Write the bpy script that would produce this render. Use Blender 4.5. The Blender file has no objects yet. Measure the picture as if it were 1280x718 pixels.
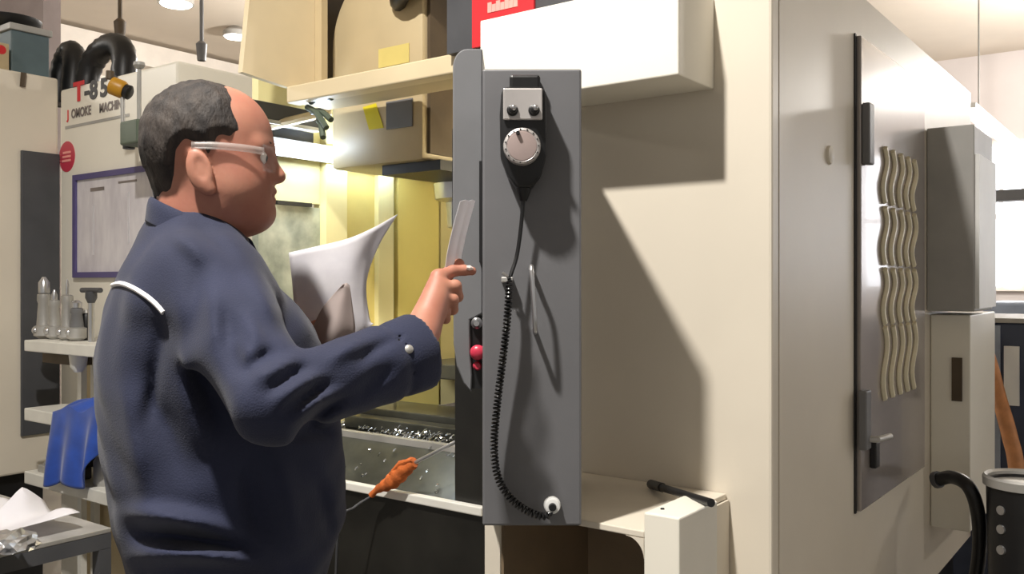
import bpy, bmesh, math, random
import numpy as np
from mathutils import Vector, Matrix
from mathutils.bvhtree import BVHTree

random.seed(7)
sc = bpy.context.scene
COL = sc.collection
# ------------------------------------------------------------------ camera, world, lights, exposure
YAW = math.radians(36.7)
SN, CS = math.sin(YAW), math.cos(YAW)
F, HY, EYE = 1128.0, 354.0, 1.39          # focal length in pixels, horizon row, eye height (m)
cam = bpy.data.cameras.new('camera')
cam.lens = 36 * F / 1280
cam.shift_y = -(359 - HY) / 1280
cam.clip_start = 0.02
camo = bpy.data.objects.new('camera', cam)
COL.objects.link(camo)
camo.location = (0, 0, EYE)
camo.rotation_euler = (math.pi / 2, 0, YAW)
sc.camera = camo

w = bpy.data.worlds.new('hall_light')
sc.world = w
w.use_nodes = True
w.node_tree.nodes['Background'].inputs[0].default_value = (1.0, 0.965, 0.915, 1)
w.node_tree.nodes['Background'].inputs[1].default_value = 0.40
sc.view_settings.view_transform = 'Standard'
sc.view_settings.look = 'None'
sc.view_settings.gamma = 1
sc.view_settings.use_curve_mapping = False
sc.view_settings.exposure = 0.0


def c2w(r, d, u):
    return Vector((-SN * d + CS * r, CS * d + SN * r, u))


def px(x, y, d):                       # pixel plus a distance along the view
    return c2w((x - 640) / F * d, d, EYE + (HY - y) / F * d)


def ray(x, y):
    return c2w((x - 640) / F, 1.0, (HY - y) / F)


def onY(x, y, Y):
    v = ray(x, y); k = Y / v.y
    return Vector((v.x * k, Y, EYE + v.z * k))


def onX(x, y, X):
    v = ray(x, y); k = X / v.x
    return Vector((X, v.y * k, EYE + v.z * k))


def onZ(x, y, Z):
    v = ray(x, y); k = (Z - EYE) / v.z
    return Vector((v.x * k, v.y * k, Z))


def disc_light(name, loc, power, radius, color, target=None, spread=180):
    l = bpy.data.lights.new(name, 'AREA')
    l.shape = 'DISK'; l.size = radius * 2; l.energy = power; l.color = color
    l.spread = math.radians(spread)
    o = bpy.data.objects.new(name, l); COL.objects.link(o)
    o.location = loc
    if target is not None:
        o.rotation_euler = (Vector(target) - Vector(loc)).to_track_quat('-Z', 'Y').to_euler()
    return o


CEIL = 4.0
KEY = c2w(-0.86, 0.55, 3.70)
disc_light('key_lamp_light', KEY, 150, 0.07, (1.0, 0.955, 0.885), spread=170)


def point_light(name, loc, power, radius, color):
    l = bpy.data.lights.new(name, 'POINT')
    l.energy = power; l.color = color; l.shadow_soft_size = radius
    o = bpy.data.objects.new(name, l); COL.objects.link(o); o.location = loc


FILL_GLOBES = [((2.6, 5.6), 75, 'added fill globe over the aisle beside the grey side door'), ((-6.0, 0.2), 90, 'added fill globe over the cream flank left of the T-850'),
          ((-5.6, 5.6), 260, 'added fill globe behind the T-850 machine'), ((-0.2, 8.8), 330, 'added fill globe near the far windows')]  # unseen fill lights added to brighten the ceiling and hall
for (gx, gy), gp, _ in FILL_GLOBES:
    point_light('fill_globe_light', (gx, gy, 3.18), gp, 0.13, (1.0, 0.955, 0.89))

# ------------------------------------------------------------------ materials
MATS = {}


def lin(c):
    return tuple(((v / 255) / 12.92 if v / 255 <= 0.04045 else ((v / 255 + 0.055) / 1.055) ** 2.4) for v in c) + (1,)


def mat(name, rgb, rough=0.5, metal=0.0, var=0.06, scale=8.0, bump=0.0, bscale=60.0, emit=0.0,
        coat=0.0, trans=0.0, sheen=0.0, sss=0.0, stretch=None, rgb2=None):
    m = bpy.data.materials.new(name); m.use_nodes = True
    nt = m.node_tree; b = nt.nodes['Principled BSDF']
    tc = nt.nodes.new('ShaderNodeTexCoord'); mp = nt.nodes.new('ShaderNodeMapping')
    nt.links.new(tc.outputs['Object'], mp.inputs[0])
    if stretch: mp.inputs['Scale'].default_value = stretch
    n = nt.nodes.new('ShaderNodeTexNoise'); n.inputs['Scale'].default_value = scale
    n.inputs['Detail'].default_value = 5
    nt.links.new(mp.outputs[0], n.inputs['Vector'])
    cr = nt.nodes.new('ShaderNodeValToRGB')
    a = lin(rgb)
    if rgb2 is None:
        lo = tuple(v * (1 - var * 1.6) for v in a[:3]) + (1,); hi = tuple(min(1, v * (1 + var)) for v in a[:3]) + (1,)
    else:
        lo, hi = lin(rgb2), a
    cr.color_ramp.elements[0].position = 0.35; cr.color_ramp.elements[1].position = 0.68
    cr.color_ramp.elements[0].color = lo; cr.color_ramp.elements[1].color = hi
    nt.links.new(n.outputs['Fac'], cr.inputs[0]); nt.links.new(cr.outputs[0], b.inputs['Base Color'])
    b.inputs['Roughness'].default_value = rough; b.inputs['Metallic'].default_value = metal
    b.inputs['Coat Weight'].default_value = coat
    b.inputs['Transmission Weight'].default_value = trans
    b.inputs['Sheen Weight'].default_value = sheen
    if sss:
        b.inputs['Subsurface Weight'].default_value = sss
        b.inputs['Subsurface Radius'].default_value = (0.012, 0.004, 0.002)
        b.inputs['Subsurface Scale'].default_value = 0.6
    if emit:
        b.inputs['Emission Color'].default_value = a; b.inputs['Emission Strength'].default_value = emit
    if bump:
        n2 = nt.nodes.new('ShaderNodeTexNoise'); n2.inputs['Scale'].default_value = bscale; n2.inputs['Detail'].default_value = 4
        nt.links.new(mp.outputs[0], n2.inputs['Vector'])
        bp = nt.nodes.new('ShaderNodeBump'); bp.inputs['Strength'].default_value = bump; bp.inputs['Distance'].default_value = 0.004
        nt.links.new(n2.outputs['Fac'], bp.inputs['Height']); nt.links.new(bp.outputs[0], b.inputs['Normal'])
    MATS[name] = m
    return m


mat('cream', (224, 215, 199), 0.42, var=0.025, scale=3, bump=0.02, bscale=25)
mat('cream_box', (240, 235, 222), 0.4, var=0.02, scale=3)
mat('warm_cream', (222, 205, 170), 0.4, var=0.05, scale=4)
mat('tan', (196, 178, 142), 0.42, var=0.06, scale=4)
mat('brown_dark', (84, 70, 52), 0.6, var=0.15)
mat('grey_panel', (108, 108, 111), 0.48, var=0.05, scale=6, bump=0.03, bscale=300)
mat('grey_hood', (116, 117, 120), 0.45, var=0.05)
mat('grey_mid', (112, 112, 114), 0.5, var=0.08)
mat('grey_door', (164, 156, 151), 0.22, metal=0.3, var=0.05, scale=3, coat=0.3)
mat('grey_light', (168, 166, 162), 0.45, var=0.06)
mat('dark_grey', (74, 75, 79), 0.5, var=0.08)
mat('black', (22, 22, 24), 0.45, var=0.2)
mat('rubber', (20, 20, 22), 0.42, var=0.2, bump=0.1)
mat('coil_black', (26, 26, 28), 0.28, var=0.1)
mat('oily_black', (30, 29, 26), 0.35, var=0.4, scale=5)
mat('oily_grey', (74, 74, 68), 0.28, var=0.35, scale=7, metal=0.3)
mat('steel', (200, 200, 202), 0.28, metal=0.9, var=0.1)
mat('steel_matte', (186, 184, 180), 0.5, metal=0.6, var=0.12)
mat('plate_silver', (205, 200, 198), 0.38, metal=0.55, var=0.08)
mat('dial_face', (178, 160, 156), 0.4, metal=0.35, var=0.08)
mat('white', (240, 240, 238), 0.5, var=0.02)
mat('white_shelf', (232, 230, 222), 0.45, var=0.05)
mat('paper', (238, 236, 240), 0.8, var=0.03, scale=10)
mat('paper_print', (240, 238, 242), 0.8, rgb2=(228, 226, 232), scale=25)
mat('paper_shaded', (190, 176, 172), 0.85, var=0.08, scale=8)  # shade on the folded page is put into this grey
mat('red', (214, 44, 52), 0.45, var=0.06)
mat('pale_red', (255, 170, 160), 0.5, var=0.02)
mat('pink_red', (204, 58, 82), 0.35, var=0.08)
mat('red_ink', (222, 60, 66), 0.6, var=0.04)
mat('black_ink', (48, 46, 46), 0.6, var=0.1)
mat('grey_ink', (128, 118, 114), 0.6, var=0.1)
mat('purple_frame', (88, 80, 128), 0.5, var=0.06)
mat('board', (222, 218, 222), 0.5, rgb2=(200, 195, 202), scale=9, stretch=(2.2, 1, 0.7))
mat('yellow_panel', (248, 232, 142), 0.42, var=0.03, scale=4)
mat('yellow_pale', (244, 234, 176), 0.42, var=0.03, scale=4)
mat('olive_panel', (222, 204, 124), 0.45, var=0.06, scale=5)
mat('olive_dark', (120, 112, 80), 0.5, var=0.1)
mat('yellow_label', (226, 208, 34), 0.5, var=0.05)
mat('amber', (206, 150, 40), 0.4, var=0.12)
mat('green_grey', (84, 96, 82), 0.5, var=0.15)
mat('teal_grey', (88, 106, 112), 0.55, var=0.08)
mat('cloth_blue', (34, 78, 176), 0.85, var=0.12, scale=14, bump=0.2, bscale=300, sheen=0.3)
mat('orange_cloth', (208, 108, 48), 0.8, var=0.2, scale=40, bump=0.4, bscale=120)
mat('wood_tan', (206, 142, 92), 0.6, var=0.12, scale=20)
mat('navy_cloth', (27, 33, 60), 0.85, var=0.10, scale=7, bump=0.25, bscale=420, sheen=0.08)
mat('navy_trouser', (36, 40, 62), 0.85, var=0.10, scale=7, bump=0.2, bscale=420)
mat('piping', (232, 230, 232), 0.7, var=0.03)
mat('skin', (184, 130, 108), 0.52, var=0.05, scale=14, sss=0.10, rgb2=(168, 108, 90), bump=0.05, bscale=160)
mat('hair', (66, 58, 53), 0.75, rgb2=(36, 31, 30), scale=60, bump=0.6, bscale=260, stretch=(1, 1, 0.35))
mat('eye_white', (236, 230, 224), 0.25, var=0.02)
mat('iris', (38, 26, 20), 0.2, var=0.05)
mat('lip', (170, 96, 88), 0.5, var=0.05)
mat('nail', (236, 214, 208), 0.3, var=0.02)
mat('glasses_arm', (196, 184, 178), 0.35, var=0.04)
MATS['glasses_arm'].node_tree.nodes['Principled BSDF'].inputs['Alpha'].default_value = 0.38
mat('lens', (240, 246, 250), 0.05, var=0.01)
MATS['lens'].node_tree.nodes['Principled BSDF'].inputs['Alpha'].default_value = 0.05
mat('tube_light', (216, 234, 255), 0.4, emit=30.0, var=0.0)
mat('lamp_glow', (255, 250, 238), 0.4, emit=9.0, var=0.0)
mat('strip_glow', (255, 248, 240), 0.4, emit=1.6, var=0.0)
mat('window_glow', (236, 240, 248), 0.3, emit=5.0, var=0.01)
mat('ceiling_paint', (226, 214, 198), 0.7, var=0.03, scale=1.2)
mat('wall_paint', (206, 196, 182), 0.7, var=0.04, scale=1.0)
mat('far_wall_paint', (214, 206, 204), 0.7, var=0.04, scale=1.0)
mat('trim_white', (240, 232, 222), 0.5, var=0.03)
mat('column_grey', (150, 138, 136), 0.7, var=0.05)
mat('floor_paint', (128, 124, 116), 0.4, var=0.2, scale=2.0)
mat('blue_cabinet', (62, 70, 92), 0.5, var=0.12)
mat('pale_blue_grey', (150, 160, 178), 0.5, var=0.08)
mat('louvre', (236, 226, 196), 0.35, var=0.04)
mat('frosted', (196, 200, 180), 0.3, rgb2=(140, 146, 132), scale=14, bump=0.15, bscale=30)
mat('warm_tube', (255, 238, 196), 0.4, emit=26.0, var=0.0)
for nm in ('paper', 'paper_print', 'paper_shaded'):       # thin paper lets some light through
    nt = MATS[nm].node_tree; b_ = nt.nodes['Principled BSDF']; out = nt.nodes['Material Output']
    tr_ = nt.nodes.new('ShaderNodeBsdfTranslucent'); mx = nt.nodes.new('ShaderNodeMixShader'); mx.inputs[0].default_value = 0.35
    nt.links.new(b_.inputs['Base Color'].links[0].from_socket, tr_.inputs[0])
    nt.links.new(b_.outputs[0], mx.inputs[1]); nt.links.new(tr_.outputs[0], mx.inputs[2]); nt.links.new(mx.outputs[0], out.inputs[0])
mat('shade_brown', (128, 110, 88), 0.6, var=0.08)  # shade inside the cabinet put into a brown colour
mat('chip_metal', (206, 210, 214), 0.2, metal=0.9, var=0.15)

# ------------------------------------------------------------------ mesh helpers


class MB:
    def __init__(s):
        s.v, s.f = [], []

    def add(s, vs, fs):
        o = len(s.v)
        s.v += [Vector(p) for p in vs]
        s.f += [tuple(i + o for i in f) for f in fs]
        return s

    def box(s, x0, x1, y0, y1, z0, z1):
        vs = [(x, y, z) for z in (z0, z1) for y in (y0, y1) for x in (x0, x1)]
        return s.add(vs, [(0, 2, 3, 1), (4, 5, 7, 6), (0, 1, 5, 4), (2, 6, 7, 3), (0, 4, 6, 2), (1, 3, 7, 5)])

    def obox(s, c, ax, ay, az):        # centre and three half-axis vectors
        c, ax, ay, az = map(Vector, (c, ax, ay, az))
        vs = [c + ax * i + ay * j + az * k for k in (-1, 1) for j in (-1, 1) for i in (-1, 1)]
        return s.add(vs, [(0, 2, 3, 1), (4, 5, 7, 6), (0, 1, 5, 4), (2, 6, 7, 3), (0, 4, 6, 2), (1, 3, 7, 5)])

    def prism(s, poly, ext):
        n = len(poly); ext = Vector(ext); poly = [Vector(p) for p in poly]
        return s.add(poly + [p + ext for p in poly],
                     [tuple(range(n))[::-1], tuple(range(n, 2 * n))] + [(i, (i + 1) % n, n + (i + 1) % n, n + i) for i in range(n)])

    def tube(s, pts, rad, sides=10, caps=True):
        pts = [Vector(p) for p in pts]; n = len(pts)
        rr = rad if isinstance(rad, (list, tuple)) else [rad] * n
        vs, fs = [], []
        t0 = (pts[1] - pts[0]).normalized()
        up = Vector((0, 0, 1)) if abs(t0.z) < 0.9 else Vector((1, 0, 0))
        nrm = (up - t0 * up.dot(t0)).normalized()
        for i, p in enumerate(pts):
            t = (pts[min(i + 1, n - 1)] - pts[max(i - 1, 0)]).normalized()
            nrm = (nrm - t * nrm.dot(t)).normalized(); b = t.cross(nrm)
            for k in range(sides):
                a = 2 * math.pi * k / sides
                vs.append(p + (nrm * math.cos(a) + b * math.sin(a)) * rr[i])
        for i in range(n - 1):
            for k in range(sides):
                k2 = (k + 1) % sides
                fs.append((i * sides + k, i * sides + k2, (i + 1) * sides + k2, (i + 1) * sides + k))
        if caps:
            fs.append(tuple(range(sides))[::-1]); fs.append(tuple(range((n - 1) * sides, n * sides)))
        return s.add(vs, fs)

    def lathe(s, c, axis, prof, sides=32):   # prof: (distance along axis, radius)
        c = Vector(c); axis = Vector(axis).normalized()
        return s.tube_prof(c, axis, prof, sides)

    def tube_prof(s, c, axis, prof, sides):
        up = Vector((0, 0, 1)) if abs(axis.z) < 0.9 else Vector((1, 0, 0))
        n = (up - axis * up.dot(axis)).normalized(); b = axis.cross(n)
        vs, fs = [], []
        for (h, r) in prof:
            for k in range(sides):
                a = 2 * math.pi * k / sides
                vs.append(c + axis * h + (n * math.cos(a) + b * math.sin(a)) * max(r, 1e-5))
        m = len(prof)
        for i in range(m - 1):
            for k in range(sides):
                k2 = (k + 1) % sides
                fs.append((i * sides + k, i * sides + k2, (i + 1) * sides + k2, (i + 1) * sides + k))
        fs.append(tuple(range(sides))[::-1]); fs.append(tuple(range((m - 1) * sides, m * sides)))
        return s.add(vs, fs)

    def grid(s, fn, nu, nv):
        vs = [fn(i / nu, j / nv) for j in range(nv + 1) for i in range(nu + 1)]
        fs = [(j * (nu + 1) + i, j * (nu + 1) + i + 1, (j + 1) * (nu + 1) + i + 1, (j + 1) * (nu + 1) + i) for j in range(nv) for i in range(nu)]
        return s.add(vs, fs)

    def build(s, name, m, parent=None, smooth=False, bevel=0.0, solid=0.0, segs=2, autosmooth=None):
        return mk(name, s.v, s.f, m, parent, smooth, bevel, solid, segs)


def mk(name, v, f, m, parent=None, smooth=False, bevel=0.0, solid=0.0, segs=2):
    me = bpy.data.meshes.new(name)
    base = Vector((0, 0, 0))
    q = parent
    while q is not None:
        base += q.location; q = q.parent
    if parent is None:
        a = np.array([tuple(p) for p in v]); lo, hi = a.min(0), a.max(0)
        base = Vector(((lo[0] + hi[0]) / 2, (lo[1] + hi[1]) / 2, lo[2]))
    me.from_pydata([tuple(Vector(p) - base) for p in v], [], [tuple(int(i) for i in q) for q in f])
    me.validate()
    bm = bmesh.new(); bm.from_mesh(me)
    bmesh.ops.recalc_face_normals(bm, faces=bm.faces)
    if bevel:
        bmesh.ops.bevel(bm, geom=[e for e in bm.edges if e.is_manifold and e.calc_face_angle(0) > 0.5], offset=bevel, segments=segs, affect='EDGES', profile=0.5)
    bm.to_mesh(me); bm.free()
    me.materials.append(MATS[m] if isinstance(m, str) else m)
    if smooth:
        for p in me.polygons: p.use_smooth = True
        try:
            me.set_sharp_from_angle(angle=math.radians(42))
        except Exception:
            pass
    o = bpy.data.objects.new(name, me); COL.objects.link(o)
    if parent is None: o.location = base
    else: o.parent = parent
    if solid:
        md = o.modifiers.new('thickness', 'SOLIDIFY'); md.thickness = solid; md.offset = 0
    return o


def tag(o, label=None, cat=None, group=None, kind=None):
    if label: o['label'] = label
    if cat: o['category'] = cat
    if group: o['group'] = group
    if kind: o['kind'] = kind
    return o


def thing(name, label, cat, loc, group=None):
    o = bpy.data.objects.new(name, None); COL.objects.link(o)
    o.location = loc; o.empty_display_size = 0.05
    return tag(o, label, cat, group)


def struct(name, mb, m, **k):
    return tag(mb.build(name, m, **k), kind='structure')


def box_part(name, b, m, parent, bevel=0.0, **k):
    return MB().box(*b).build(name, m, parent, bevel=bevel, **k)


def text_part(name, body, size, origin, xdir, ydir, m, parent, extrude=0.001, shear=0.0, bold=0.0):
    cu = bpy.data.curves.new(name, 'FONT'); cu.body = body; cu.size = size; cu.extrude = extrude; cu.offset = bold
    to = bpy.data.objects.new(name, cu); COL.objects.link(to)
    dg = bpy.context.evaluated_depsgraph_get(); dg.update()
    me = to.evaluated_get(dg).to_mesh()
    xdir, ydir = Vector(xdir), Vector(ydir); nd = xdir.cross(ydir)
    v = [Vector(origin) + xdir * p.co.x + ydir * p.co.y + nd * p.co.z for p in me.vertices]
    f = [tuple(p.vertices) for p in me.polygons]
    to.to_mesh_clear() if False else None
    COL.objects.unlink(to); bpy.data.objects.remove(to)
    return mk(name, v, f, m, parent)


def bez(pts, n=12):                     # Catmull-Rom through points
    pts = [Vector(p) for p in pts]; out = []
    P = [pts[0] * 2 - pts[1]] + pts + [pts[-1] * 2 - pts[-2]]
    for i in range(1, len(P) - 2):
        for k in range(n):
            t = k / n
            a, b, c, d = P[i - 1], P[i], P[i + 1], P[i + 2]
            out.append(0.5 * ((2 * b) + (c - a) * t + (2 * a - 5 * b + 4 * c - d) * t * t + (3 * b - a - 3 * c + d) * t ** 3))
    out.append(pts[-1])
    return out


# ------------------------------------------------------------------ the hall
XW, YB = -9.1, 11.5
struct('floor', MB().box(XW, 6.5, -5.0, YB, -0.1, 0), 'floor_paint')
struct('ceiling', MB().box(XW, 6.5, -5.0, YB, CEIL, CEIL + 0.12), 'ceiling_paint')
struct('wall_left', MB().box(XW - 0.15, XW, -5.0, YB, 0, CEIL), 'wall_paint')
wb = struct('wall_back', MB().box(XW, 6.5, YB, YB + 0.15, 0, CEIL), 'far_wall_paint')
struct('trim_1', MB().box(XW, XW + 0.18, -5.0, YB, CEIL - 0.28, CEIL - 0.04), 'trim_white')
struct('trim_2', MB().box(XW, XW + 0.12, -5.0, YB, CEIL - 0.62, CEIL - 0.46), 'trim_white')
k = 3
for (x, y) in ((1118, 23), (1180, 67), (1205, 124)):
    p = onZ(x, y, CEIL - 0.22)
    struct('trim_%d' % k, MB().box(-0.6, 6.5, p.y - 0.10, p.y + 0.10, CEIL - 0.22, CEIL), 'trim_white'); k += 1
pc = px(20, 40, 6.4)
struct('trim_%d' % k, MB().box(pc.x - 0.9, onY(54, 40, pc.y).x, pc.y, pc.y + 0.12, 0, CEIL), 'column_grey')
# bright far-wall windows; the last two are added to reflect in the side door
WX = [(onY(xx, 360, YB).x, onY(xx + 62, 360, YB).x) for xx in (1222, 1300)] + [(0.5, 1.9), (2.4, 3.8)]
for n, (ax_, bx_) in enumerate(WX):
    a, b = Vector((ax_, YB, 0)), Vector((bx_, YB, 0))
    wn = struct('window_%d' % (n + 1), MB().box(a.x, b.x, YB - 0.06, YB - 0.001, 1.3, 3.0), 'trim_white')
    for i in range(2):
        for j in range(2):
            x0 = a.x + 0.05 + i * (b.x - a.x - 0.05) / 2; z0 = 1.35 + j * 0.82
            box_part('pane', (x0, x0 + (b.x - a.x - 0.15) / 2, YB - 0.075, YB - 0.061, z0, z0 + 0.76), 'window_glow', wn)


def bay_lamp(loc, label, r=0.16, drop=0.0):
    t = thing('bay_lamp', label, 'ceiling lamp', (loc[0], loc[1], CEIL - 0.1 - drop))
    z = CEIL - 0.1 - drop
    MB().lathe((loc[0], loc[1], z), (0, 0, 1), [(0.0, r), (0.05, r * 0.98), (0.1, r * 0.45), (0.1 + drop, r * 0.3)]).build('housing', 'grey_light', t, smooth=True)
    MB().lathe((loc[0], loc[1], z), (0, 0, 1), [(-0.012, r * 0.82), (-0.001, r * 0.9)]).build('diffuser', 'lamp_glow', t)
    return t


p = onZ(220, 5, CEIL - 0.1); bay_lamp(p, 'bright round ceiling lamp above the machine lettered T-850', 0.155)
p = onZ(295, 46, CEIL - 0.1); bay_lamp(p, 'faint round ceiling lamp beyond the bright one', 0.13)
bay_lamp(KEY, 'round lamp hanging over the operator', 0.10, 0.12)
for (gx, gy), gp, lab in FILL_GLOBES:
    t = thing('fill_globe', lab, 'lamp', (gx, gy, 3.18), 'added fill globes')  # globe fittings made up around the fill lights
    MB().lathe((gx, gy, 3.35), (0, 0, 1), [(0, 0.05), (0.06, 0.03), (0.08, 0.008), (CEIL - 3.35, 0.008)], 16).build('stem', 'grey_light', t, smooth=True)
    MB().lathe((gx, gy, 3.349), (0, 0, -1), [(0, 0.16), (0.02, 0.155), (0.021, 0.11)], 24).build('ring', 'lamp_glow', t, smooth=True)

# strip light over the right aisle (runs away from the camera along the machine side)
a = onX(1214, 142, -1.25); b = a + Vector((0, 3.6, 0))
t = thing('strip_light', 'long white tube light hanging over the right aisle', 'strip light', a)
MB().tube([a, b], 0.042, 12).build('tube', 'strip_glow', t, smooth=True)
MB().box(a.x - 0.03, a.x + 0.03, a.y, b.y, a.z + 0.042, a.z + 0.08).build('housing', 'white', t)
for yy in (a.y + 0.3, b.y - 0.3):
    MB().tube([(a.x, yy, a.z + 0.08), (a.x, yy, CEIL)], 0.006, 6).build('hanger', 'grey_light', t)

# ------------------------------------------------------------------ main machine
Y0, XR, TOP = 1.713, -0.645, 2.105
XL = -2.25                                # inner left wall of the working space
mc = thing('machining_center', 'cream machining centre with grey side door and open yellow working space', 'machine', (-1.45, 2.9, 0))
YE = 3.75
box_part('front_panel', (-1.36, XR, Y0, Y0 + 0.04, 0.12, TOP), 'cream', mc, 0.006)
box_part('side_panel', (XR - 0.03, XR, Y0 + 0.041, YE, 0.44, TOP), 'cream', mc)
box_part('plinth', (-2.3, XR - 0.06, Y0 + 0.08, YE, 0.0, 0.44), 'black', mc)
box_part('roof_panel', (-1.36, XR - 0.031, Y0 + 0.041, YE, TOP - 0.03, TOP), 'cream', mc)
box_part('arm_box', (-1.244, -0.765, 1.551, Y0, onY(848, 93, 1.551).z, 1.968), 'cream_box', mc, 0.003)
a = onY(562, 60, 1.70)
box_part('header_panel', (a.x, -0.93, 1.69, Y0, 1.955, 2.45), 'dark_grey', mc)
a, b = onY(591, 50, 1.685), onY(668, 0, 1.685)
sg = box_part('sign_plate', (a.x, b.x, 1.682, 1.689, a.z - 0.02, 2.3), 'red', mc)
sg['label'] = 'red sign plate with small pale lettering'
for i, q in enumerate((0.30, 0.37, 0.44, 0.51, 0.58, 0.65, 0.72)):
    xx = a.x + (b.x - a.x) * q
    zz = onY(630, 5, 1.68).z
    box_part('letter_stroke', (xx - 0.006, xx + 0.006, 1.6805, 1.682, zz - 0.012, zz + 0.012 - 0.006 * (i % 2)), 'pale_red', sg)

# side door with grille
a, b = onX(1069, 45, XR), onX(1150, 100, XR)
dz0 = onX(1068, 640, XR).z; dz1 = a.z
dr = box_part('side_door', (XR + 0.001, XR + 0.014, a.y, b.y, dz0, dz1), 'grey_door', mc, 0.003)
dr['label'] = 'grey steel cabinet door with pale grille'
box_part('door_gap', (XR, XR + 0.004, a.y - 0.012, a.y, dz0 - 0.004, dz1 + 0.004), 'black', mc)
for (x, y0, y1) in ((1083, 130, 206), (1079, 488, 562)):
    p0, p1 = onX(x, y0, XR + 0.02), onX(x, y1, XR + 0.02)
    box_part('hinge_bar', (XR + 0.014, XR + 0.034, p0.y - 0.022, p0.y + 0.022, p1.z, p0.z), 'grey_mid', dr, 0.004)
p = onX(1086, 549, XR + 0.03)
h = MB().tube([p, p + Vector((0.02, 0, 0)), p + Vector((0.024, 0.10, -0.005))], 0.008, 10).build('latch_handle', 'steel_matte', dr, smooth=True)
p = onX(1093, 562, XR + 0.02)
box_part('key', (XR + 0.014, XR + 0.03, p.y - 0.02, p.y + 0.015, p.z - 0.045, p.z + 0.02), 'black', dr, 0.003)
rows = ((200, 262), (268, 332), (338, 400), (404, 486))
for (y0, y1) in rows:
    for x in (1097, 1107, 1117, 1126, 1134):
        pts = []
        for i in range(13):
            s = i / 12
            q = onX(x + 2.6 * math.sin(s * 2 * math.pi), 354, XR)
            zz = EYE + (HY - (y0 + (y1 - y0) * s)) / F * onX(1117, 354, XR).xy.length * 0.955
            pts.append((XR + 0.017, q.y, zz))
        MB().tube(pts, 0.0085, 6).build('grille_slat', 'louvre', dr, smooth=True)
p = onX(1036, 194, XR)
MB().lathe((XR, p.y, p.z), (1, 0, 0), [(0, 0.022), (0.006, 0.02), (0.009, 0.012)], 20).build('plug_cap', 'cream', mc, smooth=True)

# rear side boxes
a = onX(1158, 300, XR); b = onY(1218, 155, a.y)
z1, z0 = b.z, onY(1218, 390, a.y).z
eb = box_part('switch_box', (XR + 0.001, b.x, a.y, a.y + 0.32, z0, z1), 'grey_light', mc, 0.004)
box_part('lit_side', (b.x, b.x + 0.012, a.y + 0.01, a.y + 0.31, z0 + 0.01, z1 - 0.09), 'white', eb)  # light on the box side put in as a white strip
lb = box_part('lower_box', (XR + 0.001, onY(1213, 400, a.y + 0.05).x, a.y + 0.05, a.y + 0.50, 0.62, z0 - 0.012), 'cream_box', mc, 0.004)
p0, p1 = onY(1190, 447, a.y + 0.05), onY(1203, 502, a.y + 0.05)
box_part('grip_recess', (p0.x, p1.x, a.y + 0.043, a.y + 0.049, p1.z, p0.z), 'brown_dark', lb)

# working space: left inner wall made of upright panels
ZF = 0.93                                  # trough floor
edges = [(302, 'frosted', 0.0), (400, 'yellow_pale', 0.03), (426, 'olive_panel', 0.0), (468, 'yellow_pale', 0.02),
         (487, 'olive_dark', -0.01), (495, 'yellow_panel', 0.01), (546, 'olive_dark', -0.01), (551, 'yellow_pale', 0.0), (640, None, 0)]
ysp = [onX(e[0], 300, XL).y for e in edges]
ysp[0] = Y0 + 0.02
for i in range(len(edges) - 1):
    ex, m, off = edges[i]
    nm = 'window_pane' if m == 'frosted' else 'wall_panel'
    if m == 'frosted':
        zt = onX(350, 256, XL).z
        w_ = box_part('window_pane', (XL - 0.03, XL, ysp[i], ysp[i + 1], ZF, zt), m, mc)
        box_part('wall_panel', (XL - 0.03, XL, ysp[i], ysp[i + 1], zt + 0.012, 2.05), 'yellow_pale', mc)
        q0, q1 = onX(344, 256, XL).y, onX(387, 256, XL).y
        box_part('pane_strip', (XL - 0.02, XL + 0.012, q0, q1, zt, zt + 0.012), 'black', mc)
    else:
        box_part(nm, (XL - 0.03, XL + off, ysp[i], ysp[i + 1], ZF, 2.05), m, mc)
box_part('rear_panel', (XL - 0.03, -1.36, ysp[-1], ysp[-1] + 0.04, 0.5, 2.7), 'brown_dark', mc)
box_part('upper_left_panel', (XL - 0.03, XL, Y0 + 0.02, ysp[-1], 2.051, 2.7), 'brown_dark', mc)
# front beam, upper side plate, dark rail
a, b = onY(358, 122, Y0), onY(585, 97, Y0)
zb, zt = onY(480, 107, Y0).z, onY(480, 84, Y0).z
box_part('front_beam', (a.x, b.x + 0.05, Y0, Y0 + 0.05, zb, zt), 'warm_cream', mc, 0.004)
box_part('beam_lip', (a.x, b.x + 0.05, Y0 + 0.05, Y0 + 0.16, zb + 0.005, zb + 0.02), 'tan', mc)
XP = a.x + 0.0
p0, p1 = onX(303, 90, XP), onX(393, 97, XP)
pl = MB().prism([(XP, p0.y, p0.z), (XP, Y0, zt), (XP, p1.y, zt), (XP, p1.y, 2.5), (XP, p0.y + 0.06, 2.5)], (-0.02, 0, 0)).build('upper_side_plate', 'warm_cream', mc)
box_part('plate_flange', (XP - 0.02, XP + 0.03, p1.y + 0.001, p1.y + 0.025, zt + 0.001, 2.5), 'tan', mc)
XD = XL + 0.06
p0, p1 = onX(236, 108, XD), onX(400, 138, XD)
rl = box_part('door_rail', (XD - 0.03, XD, p0.y, p1.y, p0.z - 0.05, p0.z), 'dark_grey', mc, 0.003)
box_part('rail_edge', (XD - 0.03, XD + 0.004, p0.y, p1.y, p0.z - 0.062, p0.z - 0.051), 'steel_matte', mc)
box_part('rail_soffit', (XL, XD - 0.031, Y0 + 0.02, p1.y, p0.z - 0.10, p0.z - 0.063), 'black', mc)
p = onX(330, 160, XD); q = onX(384, 148, XD)
MB().tube([(XL + 0.02, p.y, p.z), (XL + 0.12, q.y + 0.04, q.z + 0.02)], 0.014, 8).build('stay_bar', 'warm_cream', mc, smooth=True)
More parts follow.
